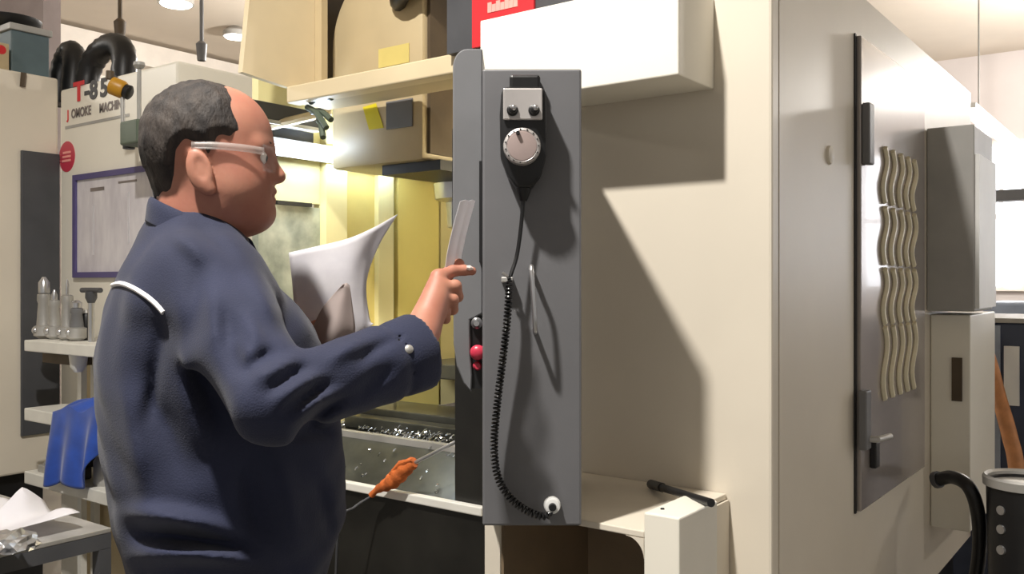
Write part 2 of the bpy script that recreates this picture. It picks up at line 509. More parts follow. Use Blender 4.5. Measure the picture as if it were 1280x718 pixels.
# lamp tube on the left inner wall
p, q = onX(338, 184, XL + 0.05), onX(498, 204, XL + 0.05)
lt = MB().tube([(XL + 0.055, p.y, p.z), (XL + 0.055, q.y, p.z)], 0.016, 14).build('lamp_tube', 'tube_light', mc, smooth=True)
box_part('lamp_bracket', (XL + 0.031, XL + 0.038, p.y - 0.02, q.y + 0.02, p.z - 0.02, p.z + 0.035), 'steel_matte', mc)
# second work lamp, on the inner right side of the opening
wl = box_part('work_lamp', (-1.40, -1.363, 2.05, 2.45, 1.62, 1.70), 'warm_tube', mc, 0.004)
# spindle head
YS = 1.90
xl, xr = onY(414, 60, YS).x, onY(528, 60, YS).x
zb_, zc = onY(480, 205, YS).z, onY(440, 8, YS).z
prof = [(xl, zb_), (xr, zb_), (xr, zc + 0.12), (xl + 0.24, zc + 0.12)]
for i in range(1, 13):
    an = math.pi / 2 + i * math.pi / 24
    prof.append((xl + 0.24 + 0.24 * math.cos(an), zc - 0.12 + 0.24 * math.sin(an)))
sh = MB().prism([(x, YS, z) for x, z in prof], (0, 0.62, 0)).build('spindle_head', 'tan', mc, smooth=True, bevel=0.012)
box_part('head_side', (xr + 0.001, xr + 0.012, YS + 0.02, YS + 0.6, zb_ + 0.02, zc + 0.1), 'brown_dark', sh)
box_part('nose_plate', (xl + 0.20, xr + 0.05, YS + 0.02, YS + 0.5, zb_ - 0.03, zb_ - 0.001), 'black', sh)
MB().lathe((xr - 0.14, YS + 0.34, zb_ - 0.031), (0, 0, -1), [(0, 0.09), (0.05, 0.085), (0.06, 0.05), (0.14, 0.045), (0.15, 0.02), (0.24, 0.018)], 24).build('spindle_nose', 'steel', sh, smooth=True)
a, b = onY(454, 134, YS), onY(480, 160, YS)
MB().prism([(a.x, YS - 0.002, a.z), (a.x + 0.055, YS - 0.002, a.z + 0.005), (b.x, YS - 0.002, b.z), (b.x - 0.06, YS - 0.002, b.z)], (0, 0.001, 0)).build('warning_label', 'yellow_label', sh)
a, b = onY(484, 128, YS), onY(517, 158, YS)
box_part('rating_plate', (a.x, b.x, YS - 0.006, YS - 0.001, b.z, a.z), 'grey_mid', sh, 0.002)
a, b = onY(474, 62, YS), onY(512, 78, YS)
box_part('faded_label', (a.x, b.x, YS - 0.003, YS - 0.001, b.z, a.z), 'olive_panel', sh)
a = onY(490, 4, YS - 0.05)
MB().tube(bez([a + Vector((-0.06, 0.25, 0.06)), a + Vector((-0.02, 0.05, 0.02)), a + Vector((0.1, 0.02, 0.05)), a + Vector((0.16, 0.3, 0.1))], 6), 0.028, 10).build('cable_bundle', 'rubber', sh, smooth=True)
# coolant hoses at the inner corner
for i, (x0, y0, x1, y1) in enumerate(((388, 128, 415, 122), (390, 140, 414, 150), (398, 150, 404, 172), (384, 134, 408, 160))):
    p, q = px(x0, y0, 2.62), px(x1, y1, 2.56)
    MB().tube(bez([p, (p + q) / 2 + Vector((0, 0, 0.012)), q], 6), 0.009, 8).build('coolant_hose', 'green_grey', mc, smooth=True)

# sill, trough and front apron
xa, xb = -2.32, -1.361
zs = onY(510, 616, Y0).z
a = onY(425, 600, Y0)
box_part('sill_strip', (xa, xb, Y0 - 0.012, Y0 + 0.01, zs - 0.022, zs), 'white_shelf', mc, 0.003)
box_part('apron', (xa, xb, Y0, Y0 + 0.03, 0.2, zs - 0.023), 'oily_black', mc)
MB().prism([(xa, Y0 + 0.011, zs - 0.02), (xa, Y0 + 0.19, 0.925), (xa, Y0 + 0.19, 0.90), (xa, Y0 + 0.03, zs - 0.03)], (xb - xa, 0, 0)).build('trough_slope', 'oily_grey', mc)
box_part('trough_lip', (xa, xb, Y0 + 0.185, Y0 + 0.21, 0.90, 0.94), 'steel_matte', mc)
box_part('trough_floor', (xa, xb, Y0 + 0.21, ysp[-1], 0.86, 0.915), 'oily_black', mc)
box_part('way_cover', (xa + 0.1, xb - 0.02, Y0 + 0.34, Y0 + 0.40, 0.915, 0.955), 'oily_grey', mc, 0.004)
box_part('way_cover', (xa + 0.1, xb - 0.02, Y0 + 0.41, Y0 + 0.60, 0.915, 0.975), 'oily_grey', mc, 0.004)
pt = onY(555, 456, 2.3)
box_part('work_table', (-2.15, -1.40, 2.30, 2.75, pt.z - 0.05, pt.z), 'oily_grey', mc, 0.004)
box_part('saddle', (-2.0, -1.6, 2.42, 2.7, 0.915, pt.z - 0.051), 'olive_dark', mc)
a = onY(568, 500, Y0 + 0.012)
box_part('sliding_door_edge', (a.x, -1.361, Y0 + 0.012, Y0 + 0.03, zs - 0.015, 1.85), 'oily_black', mc, 0.003)

# metal chips in the trough
ch = MB()
for i in range(230):
    gx = random.gauss(-1.86, 0.17); gy = Y0 + 0.21 + abs(random.gauss(0.05, 0.09))
    if i < 40: gx, gy = random.uniform(-2.2, -1.42), Y0 + random.uniform(0.02, 0.18)
    if not -2.28 < gx < -1.40: continue
    z = 0.918 if gy > Y0 + 0.19 else 0.83 + (gy - Y0) * 0.5
    z += random.random() * 0.018 * (gy > Y0 + 0.19)
    ang = random.random() * 6.28; R = random.uniform(0.004, 0.012); n = random.randint(4, 8)
    pts = []
    for kk in range(n):
        al = ang + kk * 0.75
        pts.append((gx + R * math.cos(al) + 0.003 * kk * math.cos(ang), gy + R * math.sin(al) * 0.7, z + 0.006 + R * 0.6 * math.sin(al * 1.3) + 0.002))
    ch.tube(pts, 0.0017, 3, caps=False)
tag(ch.build('metal_chips', 'chip_metal'), 'curled bright metal chips lying in the machine trough', 'metal chips', kind='stuff')

# cream cabinet below the pendant
YC = 1.366
cx0, cx1 = onY(606, 690, YC).x, onY(850, 648, YC).x
cb = thing('base_cabinet', 'cream steel cabinet with raised end post under the grey pendant', 'cabinet', ((cx0 + cx1) / 2, 1.5, 0))
zl, zp = 0.967, onY(850, 648, YC).z
xpl = onY(805, 640, YC).x
box_part('body', (cx0, xpl, Y0 - 0.04, Y0 - 0.003, 0.0, zl - 0.0125), 'shade_brown', cb, 0.003)  # back panel, browned to look shaded
box_part('top_plate', (cx0, xpl, YC, Y0 - 0.003, zl - 0.012, zl), 'cream', cb, 0.002)
xs0, xs1 = onY(625, 690, YC).x, onY(820, 690, YC).x
box_part('left_stile', (cx0, xs0, YC, Y0 - 0.041, 0.0, zl - 0.0125), 'cream', cb)
box_part('shade_panel', (xs0 + 0.0005, xs0 + 0.006, YC + 0.004, Y0 - 0.041, 0.0, zl - 0.0125), 'shade_brown', cb)  # added panel, brown so the lit inner side looks shaded
zc_ = zl - 0.0125; rc_ = 0.035
po = [(xpl - 0.0005, YC, zc_), (xpl - 0.0005, YC, zc_ - rc_ - 0.012)]
MB().prism([(xpl - 0.0005, YC, zc_), (xpl - 0.0005 - rc_, YC, zc_)] + [(xpl - 0.0005 - rc_ + rc_ * math.sin(i * math.pi / 16), YC, zc_ - rc_ + rc_ * math.cos(i * math.pi / 16)) for i in range(9)], (0, 0.159, 0)).build('corner_gusset', 'cream', cb)
box_part('end_post', (xpl + 0.0005, cx1, YC - 0.002, onX(897, 628, cx1).y, 0.0, zp), 'cream_box', cb, 0.003)
box_part('right_side', (xpl + 0.0005, xpl + 0.006, onX(897, 628, cx1).y + 0.001, Y0 - 0.003, 0.0, zl - 0.0125), 'cream', cb)
MB().lathe(onZ(828, 637, zp), (0, 0, 1), [(0, 0.004), (0.002, 0.003)], 10).build('screw', 'black', cb)
p0, p1 = onZ(815, 606, zl + 0.0105), onZ(889, 629, zp + 0.010)
p1b = p0 + (p1 - p0) * 1.0
t = thing('black_rod', 'short black rod lying on the cream cabinet behind its post', 'rod', p0)
MB().tube([p0, p1b], 0.0075, 12).build('shaft', 'black', t, smooth=True)
MB().tube([p0 - (p1b - p0) * 0.02, p0 + (p1b - p0) * 0.2], 0.0095, 12).build('grip', 'rubber', t, smooth=True)

# ------------------------------------------------------------------ control pendant
DP = 1.55


def pp(x, y, off=0.0):                  # a point on the pendant's near side, off metres towards the camera
    v = px(x, y, DP)
    return v + c2w(0, -off, 0)


R_, D_, U_ = c2w(1, 0, 0), c2w(0, 1, 0), Vector((0, 0, 1))
tl, br = px(603, 86, DP), px(727, 658, DP)
hw = (727 - 603) / 2 / F * DP
hz = (658 - 86) / 2 / F * DP
cen = px(665, 372, DP)
pd = thing('control_pendant', 'tall dark grey control pendant beside the open machine, red stop button on its edge', 'control panel', (cen.x, cen.y, cen.z - hz))
MB().obox(cen + D_ * 0.20, R_ * hw, D_ * 0.20, U_ * hz).build('cabinet', 'grey_panel', pd, bevel=0.004)
MB().obox(cen + D_ * 0.36 + U_ * (hz + 0.0115), R_ * 0.03, D_ * 0.04, U_ * 0.011).build('mount_block', 'dark_grey', pd)
# hood: rounded profile plate left of the cabinet
d1 = DP + 0.02


def hp(x, y): return px(x, y, d1)


prof = [hp(603, 61), hp(584, 61)]
for i in range(1, 8):
    an = math.pi / 2 + i * math.pi / 14
    prof.append(hp(584 + 18 * math.cos(an), 84 - 23 * math.sin(an)))
prof += [hp(566, 300), hp(567, 430), hp(571, 458), hp(580, 480), hp(589, 491), hp(590, 470), hp(588, 445), hp(587, 400), hp(603, 392)]
hd = MB().prism(prof, D_ * 0.36).build('screen_hood', 'grey_hood', pd, bevel=0.002, segs=1)
MB().obox(px(595.5, 440, d1 + 0.012), R_ * 0.0099, D_ * 0.004, U_ * 0.064).build('button_strip', 'black', pd)
MB().obox(px(601, 265, d1) - D_ * 0.003, R_ * 0.0026, D_ * 0.002, U_ * 0.088).build('slot', 'black', hd)
e = px(597.5, 440, d1 + 0.006)
eb_ = MB().lathe(e, -D_, [(0, 0.008), (0.008, 0.008), (0.009, 0.0125), (0.017, 0.0135), (0.022, 0.010), (0.024, 0.003)], 20).build('stop_button', 'pink_red', pd, smooth=True)
eb_['label'] = 'red mushroom stop button'
e = px(597, 457, d1 + 0.006)
MB().lathe(e, -D_, [(0, 0.007), (0.01, 0.008), (0.014, 0.005)], 16).build('lower_button', 'pink_red', pd, smooth=True)
e = px(596, 404, d1 + 0.006)
MB().lathe(e, -D_, [(0, 0.010), (0.006, 0.010), (0.01, 0.006), (0.018, 0.005)], 16).build('key_switch', 'steel', pd, smooth=True)
# screen face on the operator's side of the hood
sc_c = px(566, 240, d1 + 0.2)
MB().obox(hp(566, 240) + D_ * 0.2 - R_ * 0.003, R_ * 0.002, D_ * 0.14, U_ * 0.12).build('screen', 'black', hd)
# steel grab handle
g0, g1 = pp(664, 336), pp(668, 412)
MB().tube(bez([g0, g0 - D_ * 0.022, g0 - D_ * 0.043 - U_ * 0.006, g1 - D_ * 0.043 + U_ * 0.006, g1 - D_ * 0.022, g1], 5), 0.0042, 10).build('grab_handle', 'steel', pd, smooth=True)
# cable socket
e = pp(690, 631)
so = MB().lathe(e, -D_, [(0, 0.0145), (0.006, 0.0145), (0.008, 0.0125), (0.016, 0.0125), (0.017, 0.007)], 28).build('cable_socket', 'white', pd, smooth=True)
MB().lathe(e, -D_, [(0.0171, 0.0068), (0.024, 0.0062)], 20).build('socket_core', 'black', so, smooth=True)
# cable hook
e = pp(634, 350)
MB().obox(e - D_ * 0.010, R_ * 0.010, D_ * 0.010, U_ * 0.005).build('hook_base', 'steel_matte', pd, bevel=0.002)
MB().tube(bez([e - D_ * 0.02 + R_ * 0.004, e - D_ * 0.028 + R_ * 0.003 + U_ * 0.004, e - D_ * 0.030 - R_ * 0.008 + U_ * 0.012], 5), 0.003, 8).build('hook', 'steel', pd, smooth=True)

# ------------------------------------------------------------------ hand wheel unit hanging on the pendant
hwheel = thing('handwheel_unit', 'black hand wheel unit with silver plate and coiled cord hung on the pendant', 'hand wheel', pp(653, 235))
MB().obox(pp(656, 107, 0.012), R_ * 0.026, D_ * 0.0115, U_ * 0.014).build('hanger', 'rubber', hwheel, bevel=0.005)
outl = [(632, 116), (676, 116), (681, 122), (682, 200), (676, 222), (664, 238), (645, 238), (634, 222), (626, 200), (625, 150), (627, 122)]
MB().prism([pp(x, y, 0.003) for x, y in outl], -D_ * 0.046).build('body', 'rubber', hwheel, bevel=0.004, segs=2, smooth=True)
MB().obox(pp(653, 138, 0.053), R_ * 0.0325, D_ * 0.003, U_ * 0.0262).build('selector_plate', 'plate_silver', hwheel, bevel=0.002)
for x in (640.5, 666.5):
    kn = MB().lathe(pp(x, 146, 0.0565), -D_, [(0, 0.0095), (0.003, 0.0095), (0.004, 0.0075), (0.014, 0.0065), (0.0155, 0.004)], 20).build('selector_knob', 'black', hwheel, smooth=True)
    MB().lathe(pp(x + 1.5, 144.5, 0.0725), -D_, [(0, 0.0048), (0.0018, 0.004), (0.003, 0.002)], 14).build('knob_cap', 'steel', kn, smooth=True)
dl = MB().lathe(pp(652, 190, 0.050), -D_, [(0, 0.0305), (0.012, 0.031), (0.018, 0.0295), (0.0195, 0.026), (0.0185, 0.0245)], 40).build('dial_wheel', 'plate_silver', hwheel, smooth=True)
MB().lathe(pp(652, 190, 0.0688), -D_, [(0, 0.0243), (0.001, 0.0243), (0.0015, 0.022)], 36).build('dial_face', 'dial_face', dl, smooth=True)
MB().lathe(pp(647, 175, 0.0706), -D_, [(0, 0.0035), (0.006, 0.003)], 12).build('crank_knob', 'black', dl, smooth=True)
for an in range(0, 360, 24):
    a = math.radians(an)
    q = pp(652, 190, 0.0698) + R_ * 0.0275 * math.cos(a) + U_ * 0.0275 * math.sin(a)
    MB().obox(q, R_ * 0.0012, D_ * 0.0006, U_ * 0.0012).build('dial_mark', 'black_ink', dl)
MB().lathe(pp(654, 228, 0.030), -U_, [(0.0, 0.015), (0.02, 0.012), (0.035, 0.006)], 16).build('cable_gland', 'rubber', hwheel, smooth=True)
MB().tube(bez([pp(654, 248, 0.030), pp(651, 285, 0.026), pp(646, 320, 0.026), pp(638, 346, 0.032)], 8), 0.0034, 8).build('straight_cable', 'rubber', hwheel, smooth=True)
path = bez([pp(637, 347, 0.030), pp(636, 370, 0.034), pp(633, 410, 0.034), pp(627, 460, 0.032), pp(621, 510, 0.030), pp(618, 555, 0.028),
            pp(622, 590, 0.026), pp(635, 615, 0.026), pp(655, 632, 0.026), pp(676, 641, 0.024), pp(690, 637, 0.026)], 40)
cum = [0]
for i in range(1, len(path)): cum.append(cum[-1] + (path[i] - path[i - 1]).length)
turns = 74; hel = []
NH = turns * 9
nrm = R_.copy()
for i in range(NH + 1):
    s = cum[-1] * i / NH
    j = min(max(int(np.searchsorted(cum, s)), 1), len(path) - 1)
    f = (s - cum[j - 1]) / max(cum[j] - cum[j - 1], 1e-9)
    c = path[j - 1].lerp(path[j], f); t_ = (path[j] - path[j - 1]).normalized()
    nrm = (nrm - t_ * nrm.dot(t_)).normalized(); b_ = t_.cross(nrm)
    a = 2 * math.pi * turns * i / NH
    taper = min(1, i / 12, (NH - i) / 12)
    hel.append(c + (nrm * math.cos(a) + b_ * math.sin(a)) * (0.0052 * taper))
MB().tube(hel, 0.0021, 5).build('coiled_cord', 'coil_black', hwheel, smooth=True)

# ------------------------------------------------------------------ orange wrapped rod resting on the sill
p0, p1, p2, p3 = onY(569, 553, Y0 + 0.03), onY(516, 580, Y0 - 0.03), onY(462, 622, Y0 - 0.045), px(424, 657, 2.3)
rd = thing('wrapped_rod', 'steel rod with orange cloth wrapped handle leaning on the machine sill', 'tool', p2)
MB().tube([p0, p1, p2.lerp(p1, 0.3)], 0.005, 10).build('rod', 'steel', rd, smooth=True)
wr = []; rr = []
for i in range(23):
    s = i / 22
    wr.append(p1.lerp(p2, s * 1.0 - 0.04) + Vector((0, 0, 0.004 * math.sin(s * 9))))
    rr.append((0.010 + 0.013 * math.sin(math.pi * min(1, s * 1.15)) ** 0.8) * (1 + 0.12 * math.sin(s * 40)) * (0.5 + 0.5 * (1 - s)) + 0.003)
MB().tube(wr, rr, 12).build('cloth_wrap', 'orange_cloth', rd, smooth=True)
MB().tube([p1 + Vector((0.006, -0.012, 0.012)), p1.lerp(p2, 0.2) + Vector((0, -0.014, 0.02)), p1.lerp(p2, 0.45) + Vector((0, -0.010, 0.014))], [0.004, 0.008, 0.005], 8).build('cloth_knot', 'orange_cloth', rd, smooth=True)
MB().tube(bez([p2, p2.lerp(p3, 0.5) + Vector((0, 0, 0.01)), p3, p3 + Vector((-0.05, 0.03, -0.25))], 6), 0.0035, 8).build('tail_cord', 'dark_grey', rd, smooth=True)

# ------------------------------------------------------------------ second machine (T-850)
Y1 = 2.03
ax0, ax1, AT = onY(75, 100, Y1).x, onY(222, 75, Y1).x, onY(222, 75, Y1).z
am = thing('second_machine', 'cream machine lettered T-850 with purple framed notice on its front', 'machine', ((ax0 + ax1) / 2, Y1 + 0.6, 0))
box_part('body', (ax0, ax1, Y1, Y1 + 1.6, 0, AT), 'cream_box', am, 0.012)
uX, uZ = (1, 0, 0), (0, 0, 1)


def front_text(body, x, y, hpx, m, bold=0.0, width=None):
    p = onY(x, y, Y1 - 0.002)
    z = p.xy.length
    dist = (p.x * -SN + p.y * CS)
    size = hpx / F * dist / 0.70
    return text_part('lettering', body, size, p, (width or 1.0, 0, 0), uZ, m, am, 0.0008, bold=bold)


front_text('T', 92, 127, 23, 'red_ink', 0.004, 1.25)
for ch_, x_, y_ in (('-', 105.5, 124), ('8', 112, 124), ('5', 125, 121), ('0', 138, 118)):
    front_text(ch_, x_, y_, 22, 'black_ink', 0.004, 1.15)
front_text('J', 84, 149, 11, 'red_ink', 0.0015, 0.9)
front_text('OMOKE', 89, 148, 11, 'grey_ink', 0.0015, 0.84)
front_text('MACHINE', 124, 141, 11, 'grey_ink', 0.0015, 0.84)
p, q = onY(82, 160, Y1), onY(162, 147, Y1)
box_part('panel_seam', (p.x, q.x, Y1 - 0.002, Y1 - 0.0002, p.z - 0.006, p.z + 0.006), 'grey_light', am)
p = onY(84, 196, Y1)
bd = MB().lathe((p.x, Y1, p.z), (0, -1, 0), [(0, 0.068), (0.002, 0.068)], 32).build('round_badge', 'pink_red', am)
for i in (-1, 0, 1):
    box_part('badge_mark', (p.x - 0.035 + 0.004 * i, p.x + 0.035, Y1 - 0.004, Y1 - 0.0021, p.z + 0.018 * i - 0.005, p.z + 0.018 * i + 0.005), 'pale_red', bd)
p, q = onY(97, 223, Y1), onY(210, 340, Y1)
q.z = onY(97, 344, Y1).z
fr = box_part('notice_board', (p.x, q.x, Y1 - 0.008, Y1 - 0.001, q.z, p.z), 'board', am)
for b_ in ((p.x - .012, p.x + .012, q.z - .012, p.z + .012), (q.x - .012, q.x + .012, q.z - .012, p.z + .012)):
    box_part('frame_side', (b_[0], b_[1], Y1 - 0.018, Y1 - 0.0085, b_[2], b_[3]), 'purple_frame', fr)
for zz in (q.z, p.z):
    box_part('frame_rail', (p.x + .012, q.x - .012, Y1 - 0.018, Y1 - 0.0085, zz - .012, zz + .012), 'purple_frame', fr)
for (fx, fz, w_, h_) in ((0.18, 0.86, 0.16, 0.035), (0.5, 0.9, 0.2, 0.02), (0.6, 0.55, 0.02, 0.5), (0.2, 0.45, 0.02, 0.5)):
    X_, Z_ = p.x + (q.x - p.x) * fx, q.z + (p.z - q.z) * fz
    box_part('printed_line', (X_, X_ + (q.x - p.x) * w_, Y1 - 0.0095, Y1 - 0.0081, Z_ - (p.z - q.z) * h_ / 2, Z_ + (p.z - q.z) * h_ / 2), 'grey_ink' if h_ < 0.1 else 'paper', fr)

# coolant nozzle stand on the front of that machine
nb = px(172, 168, 3.40)
ns = thing('nozzle_stand', 'green grey clamp block with amber capped nozzle on the T-850 front', 'nozzle', nb)
MB().obox(nb + Vector((0.02, 0, 0)), (0.06, 0, 0), (0, 0.05, 0), (0, 0, 0.045)).build('clamp', 'green_grey', ns, bevel=0.008)
MB().box(nb.x - 0.03, nb.x + 0.05, nb.y + 0.05, Y1 - 0.001, nb.z - 0.03, nb.z + 0.02).build('bracket', 'green_grey', ns)
MB().tube([nb + Vector((-0.06, 0, -0.05)), nb + Vector((-0.06, 0, 0.05))], 0.022, 12).build('grip', 'dark_grey', ns, smooth=True)
s0 = px(154, 152, 3.40)
MB().tube([s0 - Vector((0, 0, .06)), px(153, 118, 3.40)], 0.008, 10).build('stem', 'steel_matte', ns, smooth=True)
c0, c1 = px(138, 106, 3.40), px(162, 116, 3.40)
ax_ = (c1 - c0).normalized()
MB().lathe(c0, ax_, [(0, 0.02), (0.008, 0.034), (0.05, 0.034), (0.06, 0.028)], 24).build('amber_cap', 'amber', ns, smooth=True)
MB().lathe(c0 + ax_ * 0.0601, ax_, [(0, 0.026), (0.018, 0.028), (0.024, 0.02)], 20).build('black_end', 'black', ns, smooth=True)
MB().lathe(c0 + Vector((0.004, -0.004, 0.02)), (0, 0, 1), [(0, 0.016), (0.03, 0.014)], 16).build('top_cap', 'brown_dark', ns, smooth=True)
s1 = px(174, 155, 3.40)
MB().tube([s1, px(174, 84, 3.40)], 0.008, 10).build('stem', 'grey_light', ns, smooth=True)
MB().lathe(px(174, 86, 3.40), (0, 0, 1), [(0, 0.012), (0.012, 0.022), (0.024, 0.02)], 16).build('stem_cap', 'grey_light', ns, smooth=True)

# black hose loops on top of the T-850
hl = thing('hose_coil', 'thick black hose looped on top of the T-850 machine', 'hose', ((ax0 + ax1) / 2 - 0.1, Y1 + 0.2, AT))
for (x0, x1, top, yo) in ((66, 96, 50, 0.16), (102, 160, 42, 0.10)):
    l0, l1 = onY(x0 + 6, 90, Y1 + yo), onY(x1 - 6, 90, Y1 + yo)
    hgt = onY((x0 + x1) / 2, top + 14, Y1 + yo).z - AT
    pts = []
    for i in range(25):
        a = math.pi * (i / 24)
        q = l0.lerp(l1, 0.5 - 0.5 * math.cos(a))
        pts.append(Vector((q.x, q.y + 0.03 * math.sin(a), AT + 0.004 + hgt * math.sin(a) ** 0.6)))
    MB().tube(pts, [0.050 + 0.004 * (i % 2) for i in range(25)], 14).build('hose_loop', 'rubber', hl, smooth=True)
l0, l1 = onY(72, 90, Y1 + 0.22), onY(120, 90, Y1 + 0.26)
MB().tube([(l0.x, l0.y, AT + 0.055), ((l0.x + l1.x) / 2, l0.y + 0.03, AT + 0.09), (l1.x, l1.y, AT + 0.055)], 0.05, 12).build('hose_end', 'rubber', hl, smooth=True)

# dark rods on the far wall side (hanging lamp stems)
for (x, y0, y1, d) in ((150, 22, 50, 6.0), (252, 34, 76, 6.5)):
    p, q = px(x, y0, d), px(x, y1, d)
    t = thing('ceiling_rod', 'dark rod hanging from the ceiling %s' % ('above the black hose loops' if x == 150 else 'beside the T-850 machine'), 'rod', q)
    MB().tube([q, (q.x, q.y, CEIL)], 0.014, 8).build('rod', 'brown_dark' if x == 150 else 'grey_mid', t, smooth=True)
    MB().lathe(q, (0, 0, 1), [(0, 0.03), (0.12, 0.04), (0.14, 0.02)], 12).build('end_fitting', 'brown_dark' if x == 150 else 'grey_mid', t, smooth=True)

# ------------------------------------------------------------------ third machine at the far left (its right side shows)
X3 = ax0 - 0.003
tm = thing('third_machine', 'cream machine flank with a tall dark grey panel, left of the T-850', 'machine', (X3 - 0.6, 1.5, 0))
a = onX(0, 85, X3)
zb3 = onX(0, 597, X3).z
box_part('body', (X3 - 1.2, X3, 0.2, Y1 - 0.005, zb3, a.z), 'cream', tm, 0.01)
box_part('plinth', (X3 - 1.15, X3 - 0.05, 0.25, Y1 - 0.05, 0, zb3), 'black', tm)
p, q = onX(25, 188, X3), onX(78, 188, X3)
q.y = min(q.y, Y1 - 0.006)
pz = onX(30, 545, X3).z
box_part('dark_panel', (X3 + 0.001, X3 + 0.015, p.y, q.y, pz, p.z), 'dark_grey', tm, 0.003)
p = onX(28, 100, X3)
MB().tube([(X3 + 0.001, p.y, p.z - 0.03), (X3 + 0.012, p.y, p.z + 0.03)], 0.012, 8).build('lifting_eye', 'brown_dark', tm, smooth=True)
# boxes on top of it
zt3 = a.z
p, q = onX(14, 60, X3 - 0.12), onX(62, 60, X3 - 0.12)
t = thing('storage_box', 'blue grey crate on the left machine top beside black hose', 'box', (X3 - 0.3, (p.y + q.y) / 2, zt3))
hh = onX(40, 42, X3 - 0.12).z - zt3
box_part('body', (X3 - 0.42, X3 - 0.12, p.y, q.y, zt3, zt3 + hh), 'teal_grey', t, 0.006)
box_part('lid', (X3 - 0.43, X3 - 0.11, p.y - 0.01, q.y + 0.01, zt3 + hh + 0.0005, zt3 + hh + 0.03), 'grey_light', t, 0.004)
MB().lathe((X3 - 0.27, p.y + 0.06, zt3 + hh + 0.031), (0, 0, 1), [(0, 0.10), (0.03, 0.13), (0.05, 0.135), (0.035, 0.12)], 28).build('black_tray', 'rubber', t, smooth=True)
p, q = onX(-14, 60, X3 - 0.08), onX(13, 60, X3 - 0.08)
t = thing('carton', 'tan carton with a red mark on the left machine top', 'box', (X3 - 0.2, (p.y + q.y) / 2, zt3))
box_part('body', (X3 - 0.35, X3 - 0.08, p.y, q.y - 0.005, zt3, zt3 + 0.13), 'tan', t, 0.003)
p = onX(2, 62, X3 - 0.078)
MB().lathe((X3 - 0.08, p.y, p.z), (1, 0, 0), [(0, 0.02), (0.001, 0.02)], 16).build('red_mark', 'red', t)

# ------------------------------------------------------------------ tool rack with shelves
YR = 1.75
rx0 = onY(30, 430, YR).x; rx1 = -2.75
tr = thing('tool_rack', 'white shelved tool rack in front of the T-850', 'tool rack', ((rx0 + rx1) / 2, 1.86, 0))
zsh = [onY(40, 426, YR).z, onY(40, 512, YR).z, onY(60, 597, YR).z]
for i, z in enumerate(zsh):
    box_part('shelf', (rx0, rx1, YR, Y1 - 0.03, z - (0.045 if i == 0 else 0.05), z), 'white_shelf', tr, 0.004)
for x in (onY(83, 480, YR + 0.1).x, rx1 - 0.04):
    for y in (YR + 0.165, Y1 - 0.06):
        box_part('post', (x - 0.015, x + 0.015, y - 0.012, y + 0.012, 0, zsh[0] - 0.046), 'white_shelf', tr)
p = onY(92, 460, YR + 0.2)
box_part('back_plate', (p.x, rx1 - 0.06, Y1 - 0.028, Y1 - 0.02, 0.1, zsh[0] - 0.06), 'tan', tr)
# under-shelf holder
p = onY(98, 448, YR + 0.06)
MB().lathe((p.x, p.y, zsh[0] - 0.046), (0, 0, -1), [(0, 0.035), (0.05, 0.03), (0.07, 0.015)], 18).build('socket', 'white_shelf', tr, smooth=True)
p = onY(62, 450, YR + 0.06)
box_part('clip_rail', (p.x - 0.08, p.x + 0.2, YR + 0.07, YR + 0.13, zsh[0] - 0.095, zsh[0] - 0.047), 'brown_dark', tr)


def holder(x, ytop, rad, label, rod=0.010, body='steel_matte', gl='tool holders on the white shelf'):
    p = onY(x, 420, YR + 0.10); zb4 = zsh[0]
    top = onY(x, ytop, YR + 0.10).z
    H = top - zb4
    t = thing('tool_holder', label, 'tool holder', (p.x, p.y, zb4), gl)
    c = (p.x, p.y, zb4)
    MB().lathe(c, (0, 0, 1), [(0, rad * 0.55), (0.012, rad * 1.1), (0.05, rad * 1.1), (0.055, rad * 0.8)], 20).build('flange', 'steel_matte', t, smooth=True)
    MB().lathe((p.x, p.y - rad * 1.08, zb4 + 0.035), (0, -1, 0), [(0, 0.014), (0.006, 0.012), (0.01, 0.005)], 12).build('locating_screw', 'steel', t, smooth=True)
    MB().lathe((p.x, p.y, zb4 + 0.0551), (0, 0, 1), [(0, rad * 0.8), (H * 0.35, rad * 0.62), (H * 0.40, rad * 0.75), (H * 0.5, rad * 0.7), (H * 0.52, rad * 0.45)], 20).build('body', body, t, smooth=True)
    MB().lathe((p.x, p.y, zb4 + 0.0552 + H * 0.52), (0, 0, 1), [(0, rod), (max(0.02, H * 0.48 - 0.08), rod), (max(0.03, H * 0.48 - 0.056), rod * 0.3)], 12).build('cutter', 'steel', t, smooth=True)


holder(55, 346, 0.036, 'tallest milling tool holder with a wide pale cutter on the white shelf', 0.022)
holder(68, 362, 0.030, 'slim milling tool holder between two taller ones on the white shelf', 0.012)
holder(84, 349, 0.032, 'milling tool holder with a thin pointed drill on the white shelf', 0.007)
holder(96, 380, 0.034, 'short stout dark tool holder next to the T-handled tool', 0.02, 'grey_mid')
p = onY(114, 420, YR + 0.10)
t = thing('tee_wrench', 'dark T-handled wrench standing on the white shelf', 'wrench', (p.x, p.y, zsh[0]))
zt4 = onY(114, 363, YR + 0.1).z
MB().tube([(p.x, p.y, zsh[0]), (p.x, p.y, zt4 - 0.05)], 0.012, 12).build('shaft', 'steel', t, smooth=True)
MB().lathe((p.x, p.y, zt4 - 0.05), (0, 0, 1), [(0, 0.013), (0.02, 0.022), (0.045, 0.022)], 16).build('hub', 'dark_grey', t, smooth=True)
MB().tube([(p.x - 0.07, p.y, zt4), (p.x + 0.07, p.y, zt4)], 0.010, 12).build('cross_bar', 'dark_grey', t, smooth=True)
p = onY(108, 420, YR + 0.14)
t = thing('black_sleeve', 'small black sleeve standing beside the T-handled wrench', 'sleeve', (p.x, p.y, zsh[0]))
